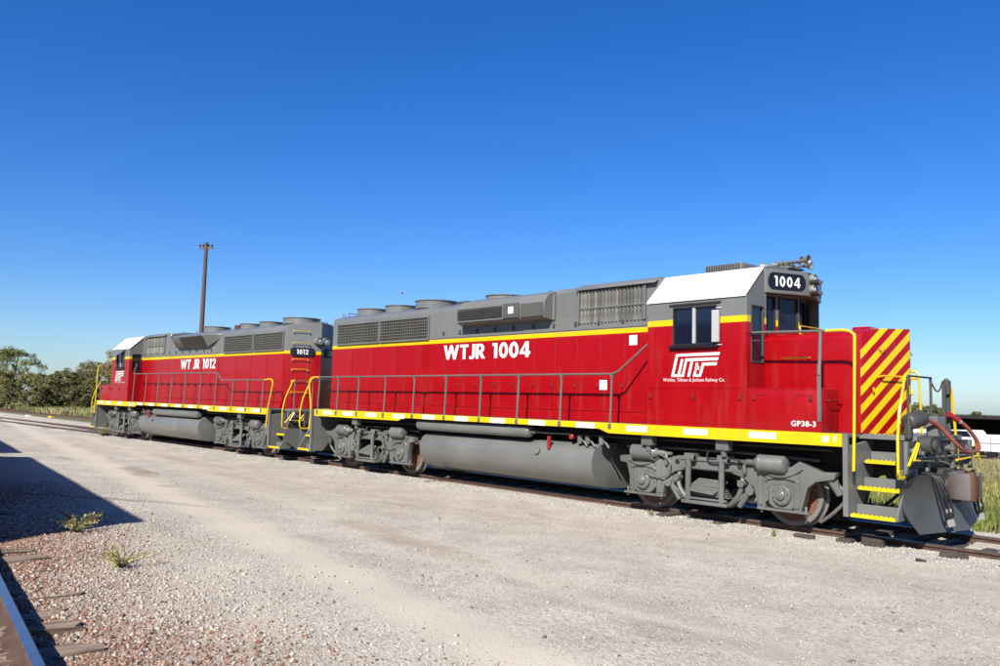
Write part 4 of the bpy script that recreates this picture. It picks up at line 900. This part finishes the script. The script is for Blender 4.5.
        for k, xx in enumerate((2.3, 2.5, 2.85)): v_.cyl((xx, s*1.26, 1.10), (xx, s*1.26, 1.26), .055, n=10); v_.tube([(xx, s*1.26, 1.18), (xx+.16, s*1.32, 1.14), (xx+.22, s*1.30, 1.05)], .02, 6)
        v_.build('piping', M_TRUCK, root)
    # ---------------- trucks
    make_truck(root, 5.18, vs, 1); make_truck(root, -5.18, vs, -1)
    # ---------------- handrails along the walkways
    for s in (-1, 1):
        if first:
            sx = [-7.4, -6.39, -5.37, -4.14, -2.91, -1.68, -.45, .75, 1.98, 3.27]; hz = lambda x: 2.44
            path = [(-7.4, s*1.48, 2.44), (3.27, s*1.48, 2.45), (3.42, s*1.47, 2.50), (4.0, s*1.22, 3.08), (4.11, s*1.22, 3.10)]
        else:
            sx = [3.53, 2.26, 1.03, -.21, -1.44, -2.72, -3.94, -5.19, -6.21, -7.22]; hz = lambda x: 2.66 if x > -4.1 else 2.41
            path = [(-7.22, s*1.48, 2.41), (-4.30, s*1.48, 2.41), (-4.22, s*1.48, 2.46), (-4.02, s*1.48, 2.62), (-3.94, s*1.48, 2.66), (3.55, s*1.48, 2.67), (3.72, s*1.46, 2.72), (4.05, s*1.25, 3.0), (4.1, s*1.22, 3.10)]
        HR = MB().tube(path, .021, 8).build('handrail', M_STAN, root)
        for x in sx:
            h = hz(x); MB().tube([(x, s*1.52, 1.40 if abs(x) > 3.6 else 1.44), (x, s*1.48, h-.03)], .023, 8).box(x-.03, x+.03, min(s*1.46, s*1.51), max(s*1.46, s*1.51), h-.06, h+.012).box(x-.035, x+.035, min(s*1.505, s*1.548), max(s*1.505, s*1.548), 1.40 if abs(x) > 3.6 else 1.43, 1.51).build('stanchion', M_STAN, HR)
        xe = sx[0] if first else sx[-1]
        MB().tube(smooth_path([(xe, s*1.48, 2.44 if first else 2.41), (xe-.45, s*1.48, 2.43), (xe-.58, s*1.48, 2.33), (xe-.56, s*1.49, 2.15), (xe-.40, s*1.505, 1.55), (xe-.39, s*1.54, .95)], 4), .021, 8).build('entry_handrail', M_YEL, root)
        # nose handrail
        if s != vs:
            MB().tube(smooth_path([(6.9, s*1.36, 2.56), (7.55, s*1.36, 2.58), (7.68, s*1.36, 2.52), (7.70, s*1.37, 2.35), (7.71, s*1.42, 1.4), (7.71, s*1.50, 1.0)], 4), .020, 8).build('entry_handrail', M_YEL, root); continue
        NH = MB().tube([(6.12, s*1.40, 3.10), (6.2, s*1.48, 3.10), (7.42, s*1.48, 3.07)], .021, 8).build('handrail', M_STAN, root)
        MB().box(7.31, 7.37, min(s*1.522, s*1.535), max(s*1.522, s*1.535), 1.70, 2.55).add([], []).tube([(7.34, s*1.53, 2.4), (7.34, s*1.50, 2.7), (7.34, s*1.48, 3.06)], .028, 8).build('stanchion', M_STAN, NH)
        MB().tube(smooth_path([(7.42, s*1.48, 3.07), (7.72, s*1.48, 3.065), (7.85, s*1.49, 3.0), (7.87, s*1.50, 2.85), (7.865, s*1.53, 1.6), (7.86, s*1.55, 1.0)], 4), .023, 8).build('entry_handrail', M_YEL, root)
    end_assembly(root, 1, vs, True, first); end_assembly(root, -1, vs, False, False)
    if first:    # multiple-unit jumper cable and its fittings on the front platform
        MB().lathe([(0, 0), (.09, 0), (.12, .03), (.12, .34), (.10, .36), (0, .36)], (8.40, -1.0, 1.72), (.25, .9, .22), 18).box(8.38, 8.46, -1.03, -.93, 1.5, 1.72).build('jumper_receptacle', M_DARKGREY, root, .006)
        MB().tube(smooth_path([(8.50, -.66, 1.80), (8.62, -.40, 1.68), (8.80, -.22, 1.42), (8.85, .02, 1.31), (8.84, .30, 1.30), (8.84, .58, 1.33), (8.80, .66, 1.45), (8.72, .48, 1.66), (8.62, .30, 1.80)], 8), .030, 8).build('jumper_cable', M_CABLE, root)
        MB().cyl((8.64, .34, 1.77), (8.56, .18, 1.86), .045, n=12).build('jumper_plug', M_REDD2, root); MB().cyl((8.66, .38, 1.74), (8.64, .34, 1.77), .036, n=12).build('cable_sleeve', M_ALU, root)
        MB().box(8.48, 8.53, .14, .20, 1.5, 2.32).build('gate_post', M_DARKGREY, root, .008); MB().box(8.48, 8.54, .29, .35, 1.5, 2.36).cyl((8.51, .27, 2.16), (8.51, .27, 2.38), .06, n=10).cyl((8.51, .26, 2.3), (8.51, .26, 2.41), .035, n=8).build('gate_post', M_DARKGREY, root, .008)
        MB().box(8.44, 8.60, -.40, -.08, 1.52, 1.82).build('junction_box', M_GREY, root, .01)
        MB().cyl((8.50, -.72, 1.40), (8.66, -.72, 1.40), .14, n=18).cyl((8.66, -.72, 1.40), (8.72, -.72, 1.40), .09, n=14).build('horn_bell', M_DARKGREY, root, .01)
    return root
M_GREYD = paint('grey_dark_panel', (.105, .105, .092), .45, coat=.1); M_TANK = paint('tank_grey', (.20, .203, .192), .36, coat=.4, wear=.3, dirt_amt=.3)
M_REDD = paint('dark_red_fitting', (.25, .01, .012), .5, coat=0); M_REDD2 = paint('red_fitting', (.42, .02, .03), .4, coat=.2)
def slat_mat():
    m, t, b = nodes('weathered_slat'); tc = N(t, 'ShaderNodeTexCoord'); oi = N(t, 'ShaderNodeObjectInfo')
    n = noise(t, tc.outputs['Object'], 4, 5, .6, (3, 1, .6)); c = ramp(t, n, [(.3, (.05, .05, .042)), (.7, (.17, .165, .14))])
    t.links.new(mixc(t, 1, c, ramp(t, oi.outputs['Random'], [(0, .55), (1, 1.25)]), 'MULTIPLY'), b.inputs['Base Color']); b.inputs['Roughness'].default_value = .6; return m
M_SLATS = slat_mat()
make_loco('1004', 'nearer red locomotive numbered 1004 with yellow striped nose on the right', (0, 0, 0), 0, -1, True)
L2X = -18.0035; TH = .0275
make_loco('1012', 'farther red locomotive numbered 1012 with white roofed cab at its left end', (-9.015+(L2X+9.015)*math.cos(TH), (L2X+9.015)*math.sin(TH), -.045), PI+TH, 1, False)

# ------------------------------------------------------------------ vegetation
M_LEAF = tint_mat('leaf_tint', .6, True); M_GRASS = tint_mat('grass_tint', .8, True)
def leaf_translucent(m):
    t = m.node_tree; b = t.nodes['Principled BSDF']; out = t.nodes['Material Output']; tr = N(t, 'ShaderNodeBsdfTranslucent'); at = [n for n in t.nodes if n.type == 'ATTRIBUTE'][0]
    mx = N(t, 'ShaderNodeMixShader'); mx.inputs[0].default_value = .25; t.links.new(at.outputs['Color'], tr.inputs[0]); t.links.new(b.outputs[0], mx.inputs[1]); t.links.new(tr.outputs[0], mx.inputs[2]); t.links.new(mx.outputs[0], out.inputs[0])
leaf_translucent(M_LEAF); leaf_translucent(M_GRASS)
M_BARK = wood_mat('bark', (.15, .12, .09), (.06, .05, .04))
def leaf_cloud(centres, radii, n, size, col, colvar=.35):
    """n leaf quads spread through overlapping clumps (numpy arrays, thing space)"""
    k = rng.integers(0, len(centres), n); d = rng.normal(0, 1, (n, 3)); d /= np.linalg.norm(d, axis=1)[:, None]
    r = radii[k]*rng.random(n)**.45; P = centres[k]+d*r[:, None]*np.array([1, 1, .8])
    a = rng.normal(0, 1, (n, 3)); a /= np.linalg.norm(a, axis=1)[:, None]; b = np.cross(a, rng.normal(0, 1, (n, 3))); b /= np.linalg.norm(b, axis=1)[:, None]
    s = size*rng.uniform(.5, 1.4, n)[:, None]; a = a*s; b = b*s*.5
    V = np.stack([P-a, P+b, P+a, P-b], 1).reshape(-1, 3); F = np.arange(4*n).reshape(-1, 4)
    clump = rng.uniform(1-colvar, 1+colvar, len(centres))[k]
    c = np.asarray(col)[None]*clump[:, None]*rng.uniform(.65, 1.35, (n, 1))*rng.uniform(.9, 1.1, (n, 3))
    return V, F, np.repeat(np.clip(c, 0.005, .6), 4, 0)
def make_tree(name, label, cat, x, y, h, w, nclump, nleaf, size, col, group, low=.12, top_bias=1.0, z=None, rk=1.0):
    z0 = float(gz(x, y)) if z is None else z
    T = thing(name, label, cat, (x, y, z0-.02), 0, group)
    th = rng.uniform(0, 2*PI, nclump); rr = w*.5*np.sqrt(rng.random(nclump)); zz = h*(low+(1-low)*rng.random(nclump)**top_bias)
    prof = np.sin(np.clip((zz/h), .02, .98)*PI)**.5; cx, cy = rr*np.cos(th)*prof, rr*np.sin(th)*prof
    C_ = np.stack([cx, cy, zz*.92], 1); rad = rng.uniform(.08, .22, nclump)*min(w, h)*rk
    stems = MB()
    for q in range(4):
        a_ = rng.uniform(0, 2*PI); l_ = rng.uniform(.4, .75)*h
        stems.tube([(0, 0, -.1), (.1*w*math.cos(a_), .1*w*math.sin(a_), l_*.4), (.28*w*math.cos(a_), .28*w*math.sin(a_), l_)], .018*h**.8*rng.uniform(.6, 1.1), 6)
    for q in range(min(10, nclump)): stems.tube([(0, 0, h*.15), tuple(C_[q]*.55), tuple(C_[q])], .008*h, 5)
    stems.build('trunk', M_BARK, T)
    V, F, c = leaf_cloud(C_, rad, nleaf, size, col); link('crown', np_mesh('crown', V, F, c), M_LEAF, T)['kind'] = 'stuff'; return T
brush = [  # brush line beyond the tracks at the left
 (-84, 4.6, 4.6, 8, 'dark shrub filling the left edge of the frame below the tall tree', (0.146, 0.147, 0.054)),
 (-96, 9.0, 7.2, 9, 'tall open crowned tree rising behind the brush at the far left edge', (0.167, 0.175, 0.057)),
 (-78, 7.6, 3.9, 8, 'dark rounded shrub at the left edge of the brush line', (0.147, 0.145, 0.050)),
 (-80, 11.2, 4.4, 8, 'broad dark green shrub in the left half of the brush line', (0.128, 0.129, 0.045)),
 (-84, 15.2, 5.6, 9, 'dark shrub behind the middle of the brush line', (0.167, 0.152, 0.057)),
 (-73, 12.3, 3.3, 6.5, 'low shadowy shrub standing over the tall dry grass', (0.118, 0.114, 0.043)),
 (-77, 16.6, 8.0, 8.0, 'tall olive green bush with ragged top near the locomotive cab', (0.264, 0.221, 0.069)),
 (-70, 16.0, 7.0, 6.5, 'olive bush partly hidden behind the farther locomotive', (0.284, 0.213, 0.076)),
 (-66, 18.6, 5.8, 6.5, 'yellowish bush behind the nose of the farther locomotive', (0.295, 0.206, 0.076)),
 (-70, 14.0, 3.0, 5.0, 'low tan green bush just left of the yellow cab handrails', (0.295, 0.213, 0.082))]
for x, y, h, w, lab, col in brush:
    tall = h > 6
    make_tree('brush_tree' if tall else 'shrub', lab, 'tree' if tall else 'shrub', x, y, h, w, 130 if not tall else 70, 24000 if not tall else 14000, .08, col, 'brush line beyond the tracks', .04 if not tall else .42, .75, None, .55)
far = [(-46, 144.8, 3.9, 4.0), (-46, 152, 3.7, 3.4), (-47, 158.7, 3.1, 3.0), (-46, 174.7, 2.6, 4.4), (-52, 135, 4.0, 5)]
fl = ['round tree far away just right of the striped nose', 'round tree far away between the front handrail posts', 'small tree far away just right of the middle handrail post', 'lone low tree crown showing over the dark shed roof', 'distant tree mostly hidden behind the striped nose']
for (x, y, h, w), lab in zip(far, fl): make_tree('far_tree', lab, 'tree', x, y, h, w, 40, 4000, .16, (.11, .125, .06), 'trees far beyond the shed', .15)
def grass(name, label, n, sampler, hmin, hmax, colA, colB, wid=.012):
    x, y = sampler(n); n = len(x); z = gz(x, y); h = rng.uniform(hmin, hmax, n)*(.7+.5*np.abs(np.sin(x*.9)*np.sin(y*.7+1))); a = rng.uniform(0, 2*PI, n); ln = rng.uniform(.05, .5, n)*h
    w = wid*rng.uniform(.7, 1.6, n); dx, dy = np.cos(a)*w, np.sin(a)*w; bx, by = np.cos(a+1.2)*ln, np.sin(a+1.2)*ln
    V = np.stack([np.stack([x-dx, y-dy, z-.03], 1), np.stack([x+dx, y+dy, z-.03], 1), np.stack([x+bx*.35+dx*.7, y+by*.35+dy*.7, z+h*.6], 1), np.stack([x+bx, y+by, z+h], 1), np.stack([x+bx*.35-dx*.7, y+by*.35-dy*.7, z+h*.6], 1)], 1).reshape(-1, 3)
    F = np.arange(5*n).reshape(-1, 5); patch = np.clip(.5+.5*np.sin(x*.35+1.7*np.sin(y*.3))+rng.normal(0, .3, n), 0, 1)[:, None]
    c = (np.asarray(colA)*(1-patch)+np.asarray(colB)*patch)*rng.uniform(.6, 1.4, (n, 1))
    return struct(link(name, np_mesh(name, V, F, np.repeat(np.clip(c, .01, .6), 5, 0)), M_GRASS), 'stuff', label)
def box_s(x0, x1, y0, y1, p=1.0):
    def f(n): return rng.uniform(x0, x1, n), y0+(y1-y0)*rng.random(n)**p
    return f
grass('green_grass', 'short green grass behind the siding at the right', 70000, box_s(-14, 16, 1.9, 15, 1.3), .05, .22, (.13, .16, .035), (.25, .23, .08))
grass('dry_grass', 'tall dry tan grass in the field before the shed', 60000, box_s(-22, 14, 14, 42), .15, .5, (.30, .24, .13), (.22, .21, .09), .018)
grass('brush_grass', 'tall pale grass in front of the brush line', 70000, box_s(-105, -30, 5.9, 17), .12, .62, (.34, .28, .15), (.17, .20, .06), .03)
def tuft(name, label, x, y, nst, hh, spread, col, col2):
    z = float(gz(x, y)); T = thing(name, label, 'weed', (x, y, z), 0, 'weeds on the gravel'); V = []; st = MB(); L = []
    for k in range(nst):
        a_ = rng.uniform(0, 2*PI); r_ = spread*rng.uniform(.2, 1); h = hh*rng.uniform(.4, 1.0)
        pts = [(0, 0, -.01), (r_*.35*math.cos(a_), r_*.35*math.sin(a_), h*.6), (r_*math.cos(a_+.2), r_*math.sin(a_+.2), h)]
        st.tube(smooth_path(pts, 4), .004, 4)
        for q in range(6): t_ = rng.uniform(.25, 1); L.append((r_*t_*math.cos(a_), r_*t_*math.sin(a_), h*t_**.7))
    st.build('stem', M_STEM, T)
    V, F, c = leaf_cloud(np.array(L), np.full(len(L), .03), nst*12, .013, col, .3); link('leaf', np_mesh('leaf', V, F, c), M_LEAF, T)['kind'] = 'stuff'; return T
M_STEM = paint('stem_green', (.20, .20, .06), .7, coat=0)
tuft('weed', 'upper of two yellow green weeds, at the edge of the dark shadow', 2.95, -10.56, 38, .22, .36, (.46, .38, .15), 0)
tuft('weed', 'lower of two yellow green weeds, on reddish gravel near the tie ends', 5.16, -10.78, 26, .22, .34, (.36, .34, .11), 0)
tuft('weed', 'straw coloured weed clump beside the front truck of the farther locomotive', -25.3, -1.75, 46, .62, .75, (.42, .36, .11), 0)
tuft('weed', 'pale weed clump by the rail at the far left', -40.0, -3.2, 40, .5, .8, (.26, .23, .10), 0)
tuft('weed', 'tiny green sprout in the gravel below the front steps', 6.6, -1.55, 8, .12, .07, (.16, .20, .04), 0)
tuft('weed', 'small tan weed by the rail under the leading truck', 4.1, -1.35, 8, .12, .12, (.30, .25, .12), 0)
tuft('weed', 'dry reddish weed beside the rail below the coupler', 9.6, -.1, 22, .42, .30, (.26, .17, .08), 0)

# ------------------------------------------------------------------ scrap and small things on the ground
def chunk(name, label, cat, x, y, l, w, h, rz, mat, grp=None, dz=0):
    mb = MB().box(-l/2, l/2, -w/2, w/2, 0, h); me = mb.mesh(name, .012, 1)
    for v in me.vertices: v.co += Vector(rng.uniform(-.012, .012, 3))
    o = link(name, me, mat, None, (x, y, float(gz(x, y))-.01+dz)); o.rotation_euler = (rng.uniform(-.05, .05), rng.uniform(-.05, .05), rz); return tag(o, label, cat, grp)
chunk('wood_chunk', 'dark block of old tie at the rail joint below the plow', 'wood', 7.95, -1.15, .30, .16, .12, .1, M_TIED)
chunk('wood_chunk', 'flat dark splinter of tie on the gravel below the front steps', 'wood', 7.0, -1.35, .34, .10, .07, -.1, M_TIED)
chunk('wood_chunk', 'dark scrap of tie beside the rail at the right edge', 'wood', 9.05, -1.15, .34, .14, .08, .2, M_TIED)
chunk('wood_chunk', 'small dark wood scrap on the gravel nearest the viewer at the right', 'wood', 8.9, -1.9, .12, .06, .04, .5, M_TIED)
chunk('white_block', 'small white block lying between the tracks at the far left', 'block', -54.5, 1.9, .5, .22, .13, .1, M_WHITE)
chunk('yellow_block', 'yellow and white derail block on the far track', 'block', -52.4, 2.9, .6, .2, .12, .1, M_YEL)

# ------------------------------------------------------------------ utility pole with wires
px_, py_ = -35.4, 6.55; zb = float(gz(px_, py_))
UP = thing('utility_pole', 'dark wooden utility pole with one crossarm behind the farther locomotive', 'pole', (px_, py_, zb))
MB().cyl((0, 0, -.2), (0, 0, 11.25), .17, .11, 14).build('pole_shaft', M_POLE, UP)
ca_ = Vector((.72, .69, 0)); pc = Vector((-.69, .72, 0))
arm = MB(); e0, e1 = ca_*-.42, ca_*.42
q_ = pc*.05; arm.add([tuple(e0-q_+Vector((0, 0, 10.9))), tuple(e1-q_+Vector((0, 0, 10.9))), tuple(e1+q_+Vector((0, 0, 10.9))), tuple(e0+q_+Vector((0, 0, 10.9))), tuple(e0-q_+Vector((0, 0, 11.02))), tuple(e1-q_+Vector((0, 0, 11.02))), tuple(e1+q_+Vector((0, 0, 11.02))), tuple(e0+q_+Vector((0, 0, 11.02)))], [(3, 2, 1, 0), (4, 5, 6, 7), (0, 1, 5, 4), (1, 2, 6, 5), (2, 3, 7, 6), (3, 0, 4, 7)])
arm.build('crossarm', M_POLE, UP)
for k in (-.37, -.17, .17, .37): p_ = ca_*k; MB().lathe([(.03, 0), (.06, .03), (.035, .06), (.06, .10), (.03, .15), (0, .16)], (p_.x, p_.y, 11.02), (0, 0, 1), 10).build('insulator', M_NAVY, UP)
MB().cyl((.0, 0, 11.2), (0, 0, 11.32), .12, .10, 10).build('pole_cap', M_POLE, UP)
def on_ray(px, py, dist):
    r_ = cf+cr2*((px-500)/FPX)-cu2*((py-333)/FPX); return CPOS+r_*dist
ball = Vector((-31.56, 18.48, 8.97)); a_ = Vector((px_+.14, py_, zb+10.3)); end = a_+(ball-a_)*3.0
tag(MB().tube([a_.lerp(end, t_) for t_ in np.linspace(0, 1, 12)], .0018, 4).build('overhead_wire', M_HOSE), 'thin overhead wire sloping down to the right from the utility pole', 'wire')
tag(MB().lathe([(.0, -.08), (.045, -.07), (.075, -.03), (.08, 0), (.075, .03), (.045, .07), (.0, .08)], ball, (0, 0, 1), 16).build('marker_ball', M_REDD2), 'tiny red marker ball on the wire in the sky', 'marker ball')

# ------------------------------------------------------------------ far side of the field: open shed, trailers, pickup
SH = thing('open_shed', 'long low open shed with dark flat roof at the right edge', 'shed', (-8, 62, float(gz(-8, 62))), -.28)
M_ROOF = paint('shed_roof', (.035, .03, .03), .8, coat=0); M_SHEDW = paint('shed_wall', (.06, .05, .045), .9, coat=0)
sz = 1.72-float(gz(-8, 62))
MB().box(-6, 22, -.4, 12, sz-.28, sz).build('roof', M_ROOF, SH, .02); MB().box(-6, 22, 11.7, 12, 0, sz-.3).build('back_wall', M_SHEDW, SH)
for k in range(6): MB().box(-5.6+k*5, -5.4+k*5, -.2, .0, 0, sz-.28).build('post', M_SHEDW, SH)
MB().box(-6, -5.8, 0, 11.6, 0, sz-.3).build('end_wall', M_SHEDW, SH); MB().box(21.8, 22, 0, 11.6, 0, sz-.3).build('end_wall', M_SHEDW, SH)
def trailer(lab, x, y, l, w, z0, h, rz, seams):
    T = thing('box_trailer', lab, 'trailer', (x, y, float(gz(x, y))), rz, 'white trailers by the shed')
    MB().box(-l/2, l/2, -w/2, w/2, z0, z0+h).build('body', M_WHITE, T, .03)
    for k in range(1, seams): xx = -l/2+l*k/seams; MB().box(xx-.02, xx+.02, -w/2-.02, -w/2+.01, z0+.05, z0+h-.05).build('seam', M_ALU, T)
    MB().box(-l/2, l/2, -w/2-.03, -w/2+.01, z0+h*.5, z0+h*.5+.04).build('rail', M_ALU, T)
    for sx_ in (-.3, .3):
        for sy in (-1, 1): MB().lathe([(.12, -.1), (.34, -.1), (.34, .1), (.12, .1)], (sx_*l, sy*(w/2-.12), .34), (0, 1, 0), 18).build('wheel', M_HOSE, T)
trailer('big white box trailer standing in dry grass at the right edge', -3.2, 48, 5.2, 2.2, .5, 1.1, -.30, 5)
trailer('low white trailer seen past the handrails beside the striped nose', -12.9, 56.3, 3.0, 2.0, .6, 1.05, -.28, 4)
PK = thing('pickup_truck', 'white pickup truck parked before the dark shed behind the jumper cable', 'truck', (-8.9, 54.5, float(gz(-8.9, 54.5))), -.28)
MB().prism([(-2.6, .55), (-2.6, 1.15), (-.7, 1.2), (-.55, 1.75), (.9, 1.78), (1.35, 1.25), (2.5, 1.12), (2.6, .6)], -.92, .92, 'xz').build('body', M_WHITE, PK, .06, 2)
MB().prism([(-.5, 1.26), (-.42, 1.68), (.82, 1.70), (1.15, 1.27)], -.935, .935, 'xz').build('side_glass', M_GLASS, PK)
for y_ in (-.8, .8): MB().box(-2.64, -2.59, y_-.1, y_+.1, .85, 1.1).build('tail_light', M_REDD2, PK)
for x_ in (-1.7, 1.65):
    for sy in (-1, 1):
        w_ = MB().lathe([(.16, -.11), (.38, -.12), (.38, .12), (.16, .11), (.0, .09)], (x_, sy*.84, .38), (0, sy, 0), 20).build('wheel', M_HOSE, PK)
        MB().lathe([(.0, .12), (.12, .125), (.2, .11)], (x_, sy*.84, .38), (0, sy, 0), 16).build('rim', M_ALU, w_)

# ------------------------------------------------------------------ boxcars on the next track over, out of the frame: they throw the shadow at the left
M_BOXCAR = paint('boxcar_brown', (.16, .05, .03), .6, coat=0, wear=.4)
RT = .42; cx_dir = Vector((math.cos(ang), math.sin(ang), 0))
third = thing('third_track', 'track just left of the frame carrying the brown boxcars', 'track', (0, 0, 0))
for off in (-.035-4.0, -1.54-4.0): rail(third, [(x, left_rail_y(x)+off, .42) for x in (40, 8, -20, -60, -110)][::-1], M_RAIL)
def boxcar(lab, x_end, L_):
    xm = x_end-L_/2; ym = left_rail_y(xm)-.79-4.02
    T = thing('boxcar', lab, 'boxcar', (xm, ym, RT), ang, 'boxcars on the third track')
    MB().box(-L_/2, L_/2, -1.42, 1.42, 1.05, 4.35).build('body', M_BOXCAR, T, .02)
    MB().prism([(-1.5, 4.35), (-1.5, 4.40), (0, 4.60), (1.5, 4.40), (1.5, 4.35)], -L_/2-.06, L_/2+.06, 'yz').build('roof', M_BOXCAR, T)
    for s in (-1, 1):
        MB().box(-1.3, 1.3, min(s*1.42, s*1.50), max(s*1.42, s*1.50), 1.1, 4.2).build('door', M_BOXCAR, T, .01)
        rbm = MB().box(-.04, .04, min(s*1.42, s*1.48), max(s*1.42, s*1.48), 1.08, 4.34).mesh('side_post')
        for k in range(6):
            for q in (-1, 1): link('side_post', rbm, M_BOXCAR, T, (q*(1.6+k*(L_/2-1.7)/5.2), 0, 0))
        for q in (-1, 1): MB().box(q*(L_/2+.03)-.02, q*(L_/2+.03)+.02, s*1.2-.02, s*1.2+.02, .5, 4.3).build('ladder_rail', M_BOXCAR, T)
    MB().box(-L_/2+.3, L_/2-.3, -.2, .2, .72, 1.04).build('centre_sill', M_BLACK, T)
    for q in (-1, 1):
        tx = q*(L_/2-1.8)
        for s in (-1, 1):
            MB().prism([(tx-1.1, .42), (tx-1.1, .55), (tx-.45, .72), (tx+.45, .72), (tx+1.1, .55), (tx+1.1, .42), (tx+.5, .40), (tx+.3, .2), (tx-.3, .2), (tx-.5, .40)], s*.92, s*1.05, 'xz').build('side_frame', M_BLACK, T)
            for ax in (-.84, .84): MB().lathe([(.05, -.06), (.42, -.06), (.42, .05), (.45, .06), (.45, .09), (.05, .09)], (tx+ax, s*.80, .42), (0, -s, 0), 24).build('wheel', M_RUST, T)
        MB().box(q*(L_/2+.02) if q > 0 else q*(L_/2+.62), q*(L_/2+.62) if q > 0 else q*(L_/2+.02), -.14, .14, .68, .96).build('coupler', M_RUST, T)
    return T
boxcar('brown boxcar nearer the viewer, out of frame at left, shadowing the gravel', 4.75, 12.7)
boxcar('brown boxcar farther down the third track, out of frame at left', -9.55, 14.0)
